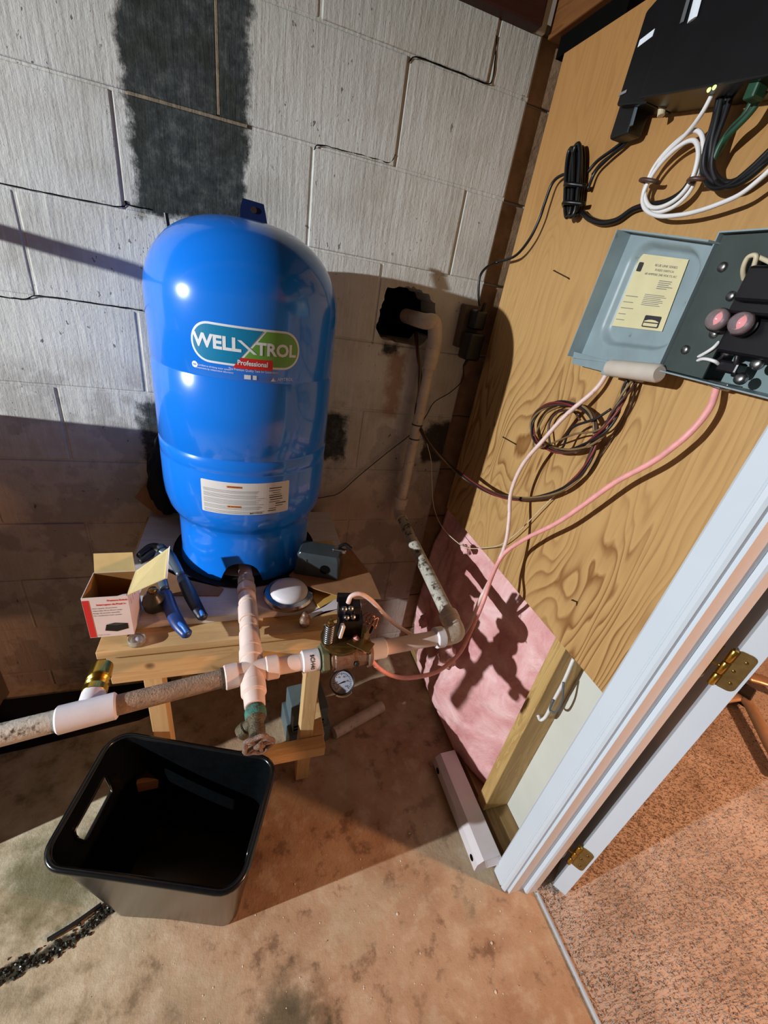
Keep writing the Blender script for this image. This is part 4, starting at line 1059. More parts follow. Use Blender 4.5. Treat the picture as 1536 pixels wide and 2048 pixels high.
auto(obj('tub_body', bm, 'tub_black', tub), 45)
bm = bm_(); tube(bm, [p+V((0, 0, -.003)) for p in ring_at(1.0, -0.002)], 0.0065, 10, closed=True); obj('rolled_rim', bm, 'tub_black', tub, True)
# raised lip around each slot
for c in (3, 1):
    pts = []
    idx = [(19*c+7+k) % N for k in range(2, 11)]
    lo_ = ring_at(0.735, -0.0105); hi_ = ring_at(0.895, -0.0105); mid = ring_at(0.84, -0.0105)
    i0, i1 = idx[0], idx[-1]
    loop = [hi_[i] for i in idx]+[mid[(i1+1) % N].lerp(mid[i1], .5)]+[lo_[i] for i in reversed(idx)]+[mid[(i0-1) % N].lerp(mid[i0], .5)]
    bm = bm_(); tube(bm, loop, 0.003, 8, closed=True); obj('slot_lip', bm, 'tub_black', tub, True)
# flat black sheet on the floor by the wall, left
bm = bm_(); pol = [(-0.75, -0.05), (-0.02, -0.05), (-0.03, -0.17), (-0.10, -0.20), (-0.25, -0.22), (-0.40, -0.24), (-0.75, -0.27)]
prism(bm, pol, lambda u, v: V((u, v, 0.0005)), lambda u, v: V((u, v, 0.012))); tag(recentre(obj('black_floor_sheet', bm, 'black_matte')), 'flat black sheet on the floor along the block wall, left', 'mat')
# grey vented case under the bench
gc = thing('vented_case', 'grey vented machine case on the floor under the bench', 'case', (0.46, -0.33, 0.0))
Rg = rz(6); gcn = V((0.452, -0.335, 0.0))
def gb(name, m, *q, bev=0.004, par=gc):
    bm = bm_(); box(bm, *q, bev, 2, Matrix.Translation(gcn) @ Rg.to_4x4()); return auto(obj(name, bm, m, par), 40)
gb('case_base', 'grey_case', -0.072, 0.072, -0.070, 0.070, 0.0, 0.085)
tpc = gb('case_top', 'grey_case', -0.060, 0.060, -0.060, 0.060, 0.086, 0.175)
for k in range(5):
    for r in range(2): gb('vent', 'black_void', -0.056+0.022*k, -0.042+0.022*k, -0.0610, -0.0595, 0.098+0.016*r, 0.106+0.016*r, bev=0.0, par=tpc)
bm = bm_(); tube(bm, spline([gcn+V((-.03, -.02, .176)), gcn+V((-.02, -.02, .196)), gcn+V((.02, -.02, .196)), gcn+V((.03, -.02, .176))], 5), 0.004, 8); obj('carry_loop', bm, 'tool_steel', gc, True)
# pipe offcut on the floor
bm = bm_(); a = V((0.5502, -0.3860, 0.0210)); b = V((0.7540, -0.3131, 0.0210)); cyl(bm, a, b, 0.021, 24); auto(obj('pipe_offcut', bm, 'pvc_dusty'), 40)
o = bpy.data.objects['pipe_offcut']; tag(recentre(o), 'dusty white pipe offcut lying on the dark floor beyond the bench', 'pipe')
# white metal channel along the right wall
ch = thing('white_channel', 'white metal channel with chamfered top lying on the floor against the insulation', 'channel', (0.915, -0.70, 0.0))
prof2 = [(0.884, 0.0), (0.874, 0.010), (0.874, 0.046), (0.890, 0.064), (0.944, 0.066), (0.947, 0.062), (0.947, 0.0)]
bm = bm_(); prism(bm, prof2, lambda u, v: V((u, -0.555, v)), lambda u, v: V((u, -0.868, v))); obj('channel_body', bm, 'channel_white', ch)
bm = bm_(); lathe(bm, [(0.0085, 0.0), (0.0085, 0.0015), (0.006, 0.002), (0.006, 0.0006), (0, 0.0006)], 18, at((0.8738, -0.842, 0.028), (-1, 0, 0))); obj('screw_hole', bm, 'black_void', ch)
bm = bm_(); lathe(bm, [(0.010, 0.0), (0.010, 0.0012), (0, 0.0012)], 18, at((0.8738, -0.590, 0.026), (-1, 0, 0))); obj('screw_hole', bm, 'black_void', ch)
sheet('end_tab', [(0.946, -0.868, 0.064), (0.892, -0.868, 0.064), (0.900, -0.878, 0.040), (0.946, -0.882, 0.050)], 'channel_white', ch, 0.001)
# insulation batt bulging out of the stud bay
bm = bm_(); nu, nv = 70, 84; grid = []
for i in range(nu+1):
    u = i/nu; y = -0.010-0.6925*u; row = []
    for j in range(nv+1):
        v = j/nv; z = 0.042+v*0.742
        b = (math.sin(PI*min(1, max(0.12, u)))**0.55)*(0.45+0.55*math.sin(PI*min(1, (v*0.96+0.04)))**0.6)
        x = 1.040-0.115*b
        n1 = noise.noise(V((y*7, z*6, 1.3))); n2 = noise.noise(V((y*22, z*20, 4.1))); n3 = noise.noise(V((y*60, z*55, 7)))
        x += (0.020*n1+0.008*n2+0.003*n3)*(0.3+b)
        low = max(0, 0.55-v)*max(0, min(1, (u-0.14)*3))*(1-u)*0.22
        x -= low
        if v > 0.9: x = max(x, 0.966+(0.0 if v < .97 else .01))
        if z < 0.13: x = max(x, 0.954)
        row.append(bm.verts.new((min(x, 1.05), y, z)))
    grid.append(row)
for i in range(nu):
    for j in range(nv): bm.faces.new((grid[i][j], grid[i+1][j], grid[i+1][j+1], grid[i][j+1]))
bk = [[bm.verts.new((1.0545, -0.055-0.6475*i, 0.042+0.742*j)) for j in (0, 1)] for i in (0, 1)]
bm.faces.new((bk[0][0], bk[0][1], bk[1][1], bk[1][0]))
bm.faces.new([grid[i][0] for i in range(nu, -1, -1)]+[bk[0][0], bk[1][0]]); bm.faces.new([grid[i][nv] for i in range(nu+1)]+[bk[1][1], bk[0][1]])
bm.faces.new([grid[0][j] for j in range(nv+1)]+[bk[0][1], bk[0][0]]); bm.faces.new([grid[nu][j] for j in range(nv, -1, -1)]+[bk[1][0], bk[1][1]])
ins = recentre(obj('insulation_batt', bm, 'pink_fibreglass', None, True)); tag(ins, 'pink fibreglass insulation bulging from the stud bay below the plywood', 'insulation')
def tuft(name, c, s, label, seed):
    bm = bm_(); bmesh.ops.create_icosphere(bm, subdivisions=3, radius=1.0)
    for v in bm.verts:
        p = v.co.copy(); d = 1+0.5*noise.noise(p*2.4+V((seed, 0, 0)))+0.3*noise.noise(p*6+V((0, seed, 0)))
        v.co = V(c)+V((p.x*s[0]*d, p.y*s[1]*d, p.z*s[2]*d))
    tag(recentre(obj(name, bm, 'pink_fibreglass', None, True)), label, 'insulation')
tuft('insulation_tuft', V((0.9250, -0.2982, 0.7455)), (0.012, 0.022, 0.012), 'pale insulation tuft snagged at the lower corner of the plywood', 3.1)
tuft('insulation_tuft', V((0.9150, -0.1901, 0.3268)), (0.016, 0.018, 0.032), 'pink insulation tuft behind the corner elbow of the white pipe', 8.2)
tuft('insulation_tuft', V((0.8700, -0.4527, 0.4347)), (0.026, 0.034, 0.042), 'pink insulation tuft hanging below the corner elbow of the pipe', 5.6)
# white cable end stapled along the stud
hk = [V((0.9950, -0.7494, 0.7342)), V((0.9970, -0.7532, 0.6601)), V((0.9980, -0.7530, 0.5874)), V((0.9980, -0.7544, 0.5247)), V((0.9920, -0.7503, 0.5036)), V((0.9850, -0.7424, 0.5151))]
wc = thing('white_cable_end', 'short white cable with a hooked end hanging along the bare stud', 'cable', V(hk[0]))
bm = bm_(); tube(bm, spline(hk, 6), 0.0042, 8); obj('cable', bm, 'wire_white', wc, True)
bm = bm_(); tube(bm, spline([V((0.9920, -0.7572, 0.6606)), V((1.0000, -0.7700, 0.6097)), V((1.0000, -0.7714, 0.5645)), V((0.9950, -0.7582, 0.5555)), V((0.9900, -0.7560, 0.5933))], 6), 0.003, 8); obj('loop', bm, 'grey_strip', wc, True)
# floor debris: stick, damp gravel line, paint chips
bm = bm_(); tube(bm, spline([V((-0.1876, -0.7441, 0.0060)), V((-0.1385, -0.7272, 0.0080)), V((-0.0906, -0.7030, 0.0060))], 5), 0.0045, 6); tag(recentre(obj('stick', bm, 'tool_dark')), 'thin dark stick on the damp floor left of the tub', 'stick')
P = []; F = []; rng = random.Random(21)
line = spline([V((-0.2773, -0.7875, 0.0000)), V((-0.2116, -0.7736, 0.0000)), V((-0.1499, -0.7606, 0.0000)), V((-0.0981, -0.7313, 0.0000)), V((-0.0610, -0.7005, -0.0000))], 10)
bm = bm_()
for k in range(240):
    c = V(line[rng.randrange(len(line))])+V((rng.gauss(0, .008), rng.gauss(0, .008), 0)); s = rng.uniform(0.0016, 0.006)
    m = Matrix.Translation(c+V((0, 0, s*0.3))) @ Matrix.Rotation(rng.uniform(0, 6), 4, V((rng.random(), rng.random(), 1))) @ Matrix.Diagonal((s, s*rng.uniform(.6, 1), s*rng.uniform(.4, .8), 1))
    bmesh.ops.create_icosphere(bm, subdivisions=1, radius=1.0, matrix=m)
o = obj('damp_gravel', bm, 'gravel'); tag(o, 'line of wet black gravel along a crack in the floor', 'gravel', kind='stuff')
bm = bm_()
for k in range(170):
    px_, py_ = rng.uniform(0.0, 1.0), rng.uniform(-1.15, -0.72); s = rng.uniform(0.0006, 0.0022) if k > 8 else rng.uniform(0.002, 0.004)
    bmesh.ops.create_icosphere(bm, subdivisions=1, radius=1.0, matrix=Matrix.Translation((px_, py_, s*.3)) @ Matrix.Diagonal((s, s*rng.uniform(.5, 1.3), s*.5, 1)))
o = obj('paint_chips', bm, 'chip'); tag(o, 'scattered pale paint crumbs on the concrete floor', 'debris', kind='stuff')
# folding leg on the den carpet
rl = thing('folding_leg', 'shiny metal furniture leg lying on the tan carpet at right', 'furniture leg', (2.35, -0.70, 0.006))
q = [V((2.1680, -0.5643, 0.0500)), V((2.2967, -0.5753, 0.0550)), V((2.4044, -0.5875, 0.0600)), V((2.4016, -0.6392, 0.0600)), V((2.3486, -0.7186, 0.0550)), V((2.2810, -0.8128, 0.0500)), V((2.2126, -0.9167, 0.0500))]
bm = bm_(); tube(bm, spline(q, 6), 0.030, 10, flat=0.35, flatdir=(0, 0, 1)); obj('bent_tube', bm, 'rail_metal', rl, True)
bm = bm_(); tube(bm, spline([V((2.5135, -0.5208, 0.1000)), V((2.5862, -0.5674, 0.1000)), V((2.6847, -0.6618, 0.1000))], 5), 0.035, 10, flat=0.4, flatdir=(0, 0, 1)); obj('cross_bar', bm, 'rail_metal', rl, True)
bm = bm_(); obox(bm, V((2.4369, -0.5321, 0.0520)), 0.10, 0.16, 0.06, rz(20), 0.006); obj('foot_block', bm, 'black_plastic', rl)

# ------------------------------------------------------------------ electrical panel on the plywood
pn = thing('fuse_panel', 'open grey fuse panel with its cover swung left on the plywood', 'fuse box', (0.948, -0.70, 1.39))
cTL, cBL, cTR, cBR = V((0.9250, -0.5107, 1.5940)), V((0.9250, -0.4958, 1.3720)), V((0.8950, -0.7198, 1.5630)), V((0.8950, -0.7470, 1.3949))
nrm = (cBL-cTL).cross(cTR-cTL).normalized()
if nrm.x > 0: nrm = -nrm
def cv(s, t, d=0.0): return (cTL.lerp(cTR, s)).lerp(cBL.lerp(cBR, s), t)+nrm*d
def sdr(s, t):      # signed distance to a rounded recess in cover units
    W, H = 0.19, 0.21; x = abs((s-0.50))*W-0.070; y = abs(t-0.45)*H-0.082; r = 0.034
    x += r; y += r
    return math.hypot(max(x, 0), max(y, 0))+min(max(x, y), 0)-r
bm = bm_(); g = []; n1_, n2_ = 64, 72
for i in range(n1_+1):
    row = []
    for j in range(n2_+1):
        s, t = i/n1_, j/n2_; d = 0.0
        edge = min(s*0.19, t*0.21, 1e9)
        f = max(0, min(1, (0.006-sdr(s, t))/0.012)); f = f*f*(3-2*f)
        d = -0.014*f
        row.append(bm.verts.new(cv(s, t, d)))
    g.append(row)
for i in range(n1_):
    for j in range(n2_): bm.faces.new((g[i][j], g[i+1][j], g[i+1][j+1], g[i][j+1]))
cvo = obj('cover', bm, 'panel_grey', pn, True)
def lip(name, a, b, h, w=0.0025, m='panel_grey', par=cvo):
    bm = bm_(); p = [cv(*a, 0), cv(*b, 0), cv(*b, h), cv(*a, h)]; c = cv(0.5, 0.5, 0)
    mid = (p[0]+p[1])/2; out = (mid-c); out = (out-nrm*out.dot(nrm)).normalized()*w
    vs = [bm.verts.new(q) for q in p]+[bm.verts.new(q+out) for q in p]
    for f in ((0, 1, 2, 3), (7, 6, 5, 4), (0, 4, 5, 1), (1, 5, 6, 2), (2, 6, 7, 3), (3, 7, 4, 0)): bm.faces.new([vs[k] for k in f])
    return obj(name, bm, m, par)
lip('cover_lip', (0, 0), (0, 1), 0.030); lip('cover_lip', (0, 0), (1, 0), 0.022); lip('cover_lip', (0, 1), (0.62, 1), 0.020)
# bottom flange and latch
bm = bm_(); p = [cv(0.0, 0.955, 0.019), cv(0.46, 1.0, 0.019), cv(0.46, 1.10, 0.014), cv(0.0, 1.06, 0.014)]
a = [bm.verts.new(q) for q in p]; b = [bm.verts.new(q+nrm*-0.003) for q in p]
bm.faces.new(a); bm.faces.new(list(reversed(b)))
for i in range(4): j = (i+1) % 4; bm.faces.new((a[i], b[i], b[j], a[j]))
fg = obj('bottom_flange', bm, 'panel_grey', cvo)
bm = bm_(); lathe(bm, [(0.0025, 0.0005), (0, 0.0006)], 12, at(cv(0.20, 1.03, 0.0185), nrm)); obj('flange_hole', bm, 'black_void', fg) if False else bm.free()
lab0 = lambda o: (lambda x, y: cv(0.455+x*1.12/0.19, 0.40-y*0.96/0.21, -0.0118+o))
bm = bm_(); addflat(bm, flatpoly(rect(-0.050, 0.042, -0.064, 0.060), 0.01), lab0(0.0)); lbp = obj('rating_label', bm, 'paper_cream', pn)
bm = bm_()
for s, sz, u, v in (('BLUE LINE SERIES', 0.0055, 0.008, 0.045), ('FUSED SWITCH', 0.0050, 0.008, 0.0375), ('60 AMPERE 240 VOLTS AC', 0.0052, 0.004, 0.030)):
    t = text_bm(s, sz)
    for q in t.verts: q.co.x += u; q.co.y += v
    addflat(bm, t, lab0(0.0006))
obj('label_heading', bm, 'print_grey', lbp)
bm = bm_(); rng = random.Random(9)
for k in range(5): addflat(bm, flatpoly(rect(0.006, 0.006+rng.uniform(.018, .028), 0.0205-0.0032*k, 0.0217-0.0032*k)), lab0(0.0006))
for k in range(7): addflat(bm, flatpoly(rect(-0.010, -0.010+rng.uniform(.03, .040), -0.004-0.0030*k, -0.0030-0.0030*k)), lab0(0.0006))
for k in range(5): addflat(bm, flatpoly(rect(-0.046, -0.046+rng.uniform(.012, .03), -0.010-0.0105*k, -0.0088-0.0105*k)), lab0(0.0006))
obj('label_lines', bm, 'print_grey', lbp)
bm = bm_(); addflat(bm, flatpoly(rrect(0.006, 0.034, -0.0595, -0.0385, 0.002)), lab0(0.0006)); st = obj('label_stamp', bm, 'print_dark', lbp)
bm = bm_(); addflat(bm, flatpoly(rect(0.008, 0.032, -0.0575, -0.0520)), lab0(0.001)); 
addflat(bm, flatpoly([(0.008, -0.050), (0.032, -0.050), (0.032, -0.0485), (0.026, -0.0462), (0.020, -0.0455), (0.014, -0.0462), (0.008, -0.0485)]), lab0(0.001)); obj('stamp_window', bm, 'paper_cream', st)
bm = bm_(); addflat(bm, flatpoly(rrect(-0.046, -0.036, 0.032, 0.047, 0.002)), lab0(0.0006)); obj('label_emblem', bm, 'print_dark', lbp)
# latch below the cover
lt0 = cv(0.50, 1.06, 0.012)
bm = bm_(); a = cv(0.47, 1.055, 0.016); b = cv(0.93, 1.05, 0.016); cyl(bm, a, b, 0.0145, 20, bev=0.003); auto(obj('latch_tube', bm, 'beige', pn), 40)
bm = bm_(); obox(bm, cv(0.46, 1.06, 0.006), 0.03, 0.022, 0.026, None, 0.002); obj('latch_bracket', bm, 'panel_grey', pn)
# box: open tray to the right of the hinge
bx0, bx1, bz0, bz1 = -0.985, -0.716, 1.388, 1.578
def pbox(name, m, *q, bev=0.0, par=pn):
    bm = bm_(); box(bm, *q, bev); return obj(name, bm, m, par)
pbox('box_back', 'panel_back', 0.944, 0.949, bx0, bx1, bz0, bz1)
pbox('box_side', 'panel_grey', 0.885, 0.944, bx1-0.002, bx1, bz0, bz1); pbox('box_side', 'panel_grey', 0.885, 0.944, bx0, bx0+0.002, bz0, bz1)
pbox('box_side', 'panel_grey', 0.885, 0.944, bx0+.002, bx1-.002, bz1-0.002, bz1); pbox('box_side', 'panel_grey', 0.880, 0.944, bx0+.002, bx1-.002, bz0, bz0+0.002)
dp = pbox('dead_front', 'panel_inner', 0.892, 0.895, -0.790, -0.720, bz0+.004, bz1-.004)
pbox('dead_front', 'panel_inner', 0.892, 0.895, bx0+.004, -0.790, 1.545, bz1-.004)
for y, z in ((-0.742, 1.535), (-0.745, 1.425), (-0.774, 1.50), (-0.782, 1.468), (-0.776, 1.452)):
    bm = bm_(); lathe(bm, [(0.0065, 0), (0.0065, 0.003), (0.004, 0.005), (0, 0.005)], 14, at((0.892, y, z), (-1, 0, 0))); obj('plate_screw', bm, 'steel', dp, True)
fb = pbox('fuse_block', 'bakelite', 0.872, 0.930, -0.915, -0.792, 1.478, 1.530, bev=0.004)
pbox('fuse_holder', 'bakelite', 0.860, 0.872, -0.850, -0.800, 1.492, 1.533, bev=0.004, par=fb); pbox('fuse_holder', 'bakelite', 0.860, 0.872, -0.912, -0.858, 1.492, 1.538, bev=0.004, par=fb)
pbox('fuse_base', 'bakelite', 0.885, 0.930, -0.895, -0.792, 1.430, 1.477, bev=0.004, par=fb)
for k, (px_, py_) in enumerate(((1437, 640), (1484, 648))):
    c = (V(V((0.8740, -0.7852, 1.4686))) if k == 0 else V(V((0.8720, -0.8200, 1.4671))))
    bm = bm_(); lathe(bm, [(0.0135, -0.012), (0.0155, -0.006), (0.0155, 0.001), (0.0145, 0.003)], 28, at(c, (-1, -0.2, 0.1)), cap=False); fz = obj('plug_fuse', bm, 'bakelite', pn, True)
    bm = bm_(); lathe(bm, [(0.0150, 0.001), (0.013, 0.009), (0.008, 0.0135), (0, 0.015)], 28, at(c, (-1, -0.2, 0.1))); obj('fuse_glass', bm, 'fuse_glass', fz, True)
    bm = bm_(); lathe(bm, [(0.0, -0.004), (0.0065, -0.003), (0.0065, -0.001), (0, 0.0)], 18, at(c+V((0, -.002, .001)), (-1, -0.2, 0.1))); obj('fuse_glint', bm, 'fuse_reflection', fz, True)  # glowing disc stands in for pink light reflected in the glass
for y, z in ((-0.845, 1.424), (-0.800, 1.432), (-0.870, 1.425), (-0.835, 1.402)):
    bm = bm_(); lathe(bm, [(0.008, 0), (0.008, 0.006), (0.005, 0.009), (0, 0.009)], 14, at((0.905, y, z), (-1, 0, 0.2))); obj('lug_screw', bm, 'steel', pn, True)
def pwire(name, pts, r, m):
    bm = bm_(); tube(bm, spline(pts, 7), r, 8); return obj(name, bm, m, pn, True)
pwire('white_wire', [V((0.9050, -0.7475, 1.4096)), V((0.8930, -0.7700, 1.4204)), V((0.8880, -0.7863, 1.4330)), V((0.8950, -0.7864, 1.4440))], 0.0024, 'wire_white')
pwire('white_wire', [V((0.9000, -0.7590, 1.4083)), V((0.8900, -0.7781, 1.4173)), V((0.8880, -0.7972, 1.4177)), V((0.9000, -0.7998, 1.4140))], 0.0024, 'wire_white')
pwire('black_wire', [V((0.9100, -0.7733, 1.4063)), V((0.9000, -0.7955, 1.4215)), V((0.9000, -0.7993, 1.4344)), V((0.9100, -0.7956, 1.4417))], 0.0028, 'wire_black')
pwire('black_wire', [V((0.9000, -0.8223, 1.4130)), V((0.8950, -0.8203, 1.4274)), V((0.9000, -0.8122, 1.4431)), V((0.9050, -0.8053, 1.4544))], 0.0032, 'wire_black')
pwire('cream_wire', [V((0.9000, -0.7782, 1.5154)), V((0.8850, -0.7766, 1.5308)), V((0.8800, -0.7788, 1.5444)), V((0.8800, -0.7882, 1.5460)), V((0.8850, -0.7893, 1.5338)), V((0.9000, -0.7880, 1.5217))], 0.0030, 'wire_cream')
pwire('cream_wire', [V((0.8850, -0.7845, 1.5469)), V((0.8850, -0.7983, 1.5423)), V((0.8850, -0.8209, 1.5340))], 0.0028, 'wire_cream')
bm = bm_(); obox(bm, V((0.9050, -0.8128, 1.4136)), 0.02, 0.03, 0.016, None, 0.003); obj('splice', bm, 'bakelite', pn)
bm = bm_(); cyl(bm, V((0.9250, -0.7971, 1.3872)), V((0.9250, -0.7966, 1.3827)), 0.016, 18, bev=0.002); obox(bm, V((0.9250, -0.7950, 1.3882)), 0.03, 0.045, 0.007, None, 0.001); obj('cable_clamp', bm, 'steel', pn)
bm = bm_(); cyl(bm, V((0.9250, -0.6516, 1.3687)), V((0.9250, -0.6519, 1.3599)), 0.014, 18, bev=0.002); obj('cable_clamp', bm, 'steel', pn)

# ------------------------------------------------------------------ black network boxes at the top right
nx = thing('battery_backup_box', 'slim black upright backup box on the plywood, narrow white mark near its top', 'electronics box', (0.948, -0.42, 1.79))
nb_ = [V((0.8900, -0.3923, 1.7871)), V((0.8900, -0.4072, 1.8925)), V((0.8900, -0.4723, 1.8949)), V((0.8900, -0.4815, 1.7715))]
def slab(name, quad, depth, m, par, bev=0.003):
    bm = bm_(); a = [bm.verts.new(q) for q in quad]; b = [bm.verts.new(V((depth, q.y, q.z))) for q in quad]
    bm.faces.new(a); bm.faces.new(list(reversed(b)))
    for i in range(len(quad)): j = (i+1) % len(quad); bm.faces.new((a[i], b[i], b[j], a[j]))
    bmesh.ops.recalc_face_normals(bm, faces=bm.faces)
    bmesh.ops.bevel(bm, geom=list(bm.edges), offset=bev, segments=2, profile=.5, affect='EDGES')
    return auto(obj(name, bm, m, par), 40)
tl = nb_[1]; 
top_ = [V(q) for q in nb_]
# stand it true: vertical sides, level edges
yL = (top_[0].y+top_[1].y)/2; yR = -0.474
sq = [V((0.890, yL, 1.787)), V((0.890, yL, 1.905)), V((0.890, yR, 1.940)), V((0.890, yR, 1.772))]
slab('case', sq, 0.949, 'black_plastic', nx)
pf = lambda y0, y1, z0, z1, x=0.8888: [V((x, y0, z0)), V((x, y0, z1)), V((x, y1, z1)), V((x, y1, z0))]
def face(name, quad, m, par, t=0.001):
    return sheet(name, quad, m, par, t)
q1, q2 = V((0.8890, -0.4094, 1.8679)), V((0.8890, -0.4377, 1.8721))
mk = sheet('white_mark', [q1, q2, q2+V((0, 0.0, -.009)), q1+V((0, 0, -.009))], 'decal_white', nx, 0.0008)
q1, q2 = V((0.8890, -0.3986, 1.8035)), V((0.8890, -0.4168, 1.8040)); sheet('small_mark', [q1, q2, q2+V((0, 0.0, -.004)), q1+V((0, 0, -.004))], 'print_grey', nx, 0.0008)
bm = bm_(); tube(bm, [V((0.8870, -0.4743, 1.7874)), V((0.8870, -0.4766, 1.8777))], 0.0048, 8, flat=0.5, flatdir=(1, 0, 0)); obj('grey_edge_strip', bm, 'grey_strip', nx)
bb = thing('modem_box', 'large black box at the top right corner with a green status light', 'electronics box', (0.948, -0.62, 1.75))
sq = [V((0.870, -0.478, 1.772)), V((0.870, -0.478, 2.02)), V((0.870, -0.95, 2.02)), V((0.870, -0.95, 1.700))]
slab('case', sq, 0.949, 'black_plastic', bb)
for (a, b, wd_) in (((1366, 45), (1376, -10), 0.004), ((1380, 40), (1398, -10), 0.008)):
    pass
bm = bm_(); tube(bm, [V((0.8680, -0.5382, 1.8418)), V((0.8680, -0.5330, 1.8734))], 0.0075, 8, flat=0.25, flatdir=(1, 0, 0)); obj('white_stripe', bm, 'decal_white', bb)
bm = bm_(); tube(bm, [V((0.8680, -0.5190, 1.8453)), V((0.8680, -0.5150, 1.8802))], 0.0035, 8, flat=0.4, flatdir=(1, 0, 0)); obj('white_stripe', bm, 'grey_strip', bb)
for q in (V((0.8680, -0.6187, 1.7461)), V((0.8680, -0.6265, 1.7466))):
    bm = bm_(); lathe(bm, [(0.0028, 0), (0.0022, 0.0015), (0, 0.002)], 10, at(q, (-1, 0, 0))); obj('status_light', bm, 'led_green', bb)
bm = bm_(); obox(bm, V((0.8900, -0.6742, 1.7361)), 0.02, 0.016, 0.02, None, 0.003); obj('green_glow_block', bm, 'cord_green', bb)  # green block stands in for a faint green glow
bm = bm_(); cyl(bm, V((0.9200, -0.4789, 1.7793)), V((0.9200, -0.4854, 1.7607)), 0.006, 12, bev=0.001); obj('screw_post', bm, 'wire_cream', bb)
# power plug under the slim box
pg = thing('power_plug_block', 'black power plug hanging below the slim black box', 'plug', V(V((0.9200, -0.4278, 1.7475))))
bm = bm_(); obox(bm, V((0.9220, -0.4111, 1.7737)), 0.034, 0.048, 0.058, None, 0.006); auto(obj('plug_body', bm, 'black_plastic', pg), 40)
bm = bm_(); tube(bm, [V((0.9030, -0.4378, 1.7807)), V((0.9030, -0.4409, 1.7534))], 0.004, 8, flat=0.4, flatdir=(1, 0, 0)); obj('plug_ridge', bm, 'tool_steel', pg)

# ------------------------------------------------------------------ cables
def cable(name, label, cat, pts, r, m, k=8, group=None, n=8, flat=1.0):
    bm = bm_(); tube(bm, spline(pts, k), r, n, flat=flat); o = obj(name, bm, m, None, True); recentre(o); return tag(o, label, cat, group)
# tied cord bundle
tcb = thing('cord_bundle', 'tied bundle of black cord hanging on the plywood left of the white coil', 'cord', V(V((0.9350, -0.3233, 1.6296))))
def loopb(name, a, b, wd_, x, r=0.0042):
    a, b = V(a), V(b); d = (b-a); L = d.length; d.normalize(); s = V((1, 0, 0)).cross(d).normalized()
    pts = []
    for k in range(24):
        t = 2*PI*k/24; c = (a+b)/2+d*(L/2)*math.copysign(abs(math.cos(t))**0.7, math.cos(t))+s*wd_*math.copysign(abs(math.sin(t))**0.8, math.sin(t))
        pts.append(V((x, c.y, c.z)))
    bm = bm_(); tube(bm, spline(pts, 3, True), r, 8, closed=True); return obj(name, bm, 'cord_black', tcb, True)
for k in range(6):
    dx = (k % 3)*0.0095; loopb('cord_loop', V(V((0.9350, -0.2528, 1.7608)))+V((0, -0.006*(k-2.5), 0.004*(k % 2))), V(V((0.9350, -0.3143, 1.6339)))+V((0, -0.0045*(k-2.5), 0.006*((k+1) % 3))), 0.011+0.0025*(k % 2), 0.942-dx)
for p, q in ((V((0.9300, -0.2637, 1.6930)), V((0.9300, -0.3315, 1.6871))), (V((0.9300, -0.2764, 1.6582)), V((0.9300, -0.3466, 1.6548)))):
    bm = bm_(); tube(bm, spline([p, (V(p)+V(q))/2+V((-0.024, 0, 0)), q], 5), 0.0042, 8); obj('tie', bm, 'black_plastic', tcb, True)
bm = bm_(); tube(bm, spline([V((0.9350, -0.4178, 1.7564)), V((0.9380, -0.3675, 1.7410)), V((0.9380, -0.3325, 1.7297)), V((0.9350, -0.3158, 1.7129))], 6), 0.0033, 8); obj('cord_tail', bm, 'cord_black', tcb, True)
bm = bm_(); tube(bm, spline([V((0.9350, -0.4262, 1.7720)), V((0.9380, -0.4048, 1.7489)), V((0.9380, -0.3613, 1.7281)), V((0.9380, -0.3361, 1.7105)), V((0.9350, -0.3337, 1.6811))], 6), 0.0033, 8); obj('cord_tail', bm, 'cord_black', tcb, True)
cable('black_power_cord', 'thin black cord running from the tied bundle down to the plug adapters', 'cord', [V((0.9380, -0.2624, 1.7170)), V((0.9350, -0.2296, 1.7210)), V((0.9320, -0.2037, 1.7093)), V((0.9300, -0.1984, 1.6725)), V((0.9280, -0.1967, 1.6377)), V((0.9260, -0.1802, 1.5972)), V((0.9240, -0.1385, 1.5631)), V((0.9235, -0.0600, 1.5499)), V((0.8934, -0.0600, 1.5329)), V((0.8778, -0.0620, 1.5072)), V((0.8826, -0.0660, 1.4682)), V((0.8936, -0.0700, 1.4354))], 0.0034, 'cord_black')
cable('black_lead', 'short thick black cord curving from the tied bundle behind the white coil', 'cord', [V((0.9400, -0.3339, 1.6431)), V((0.9400, -0.3648, 1.6292)), V((0.9410, -0.4055, 1.6196)), V((0.9420, -0.4435, 1.6220)), V((0.9430, -0.4723, 1.6356)), V((0.9430, -0.4994, 1.6392)), V((0.9430, -0.5418, 1.6400)), V((0.9430, -0.5702, 1.6507)), V((0.9430, -0.5809, 1.6724))], 0.0058, 'cord_black')
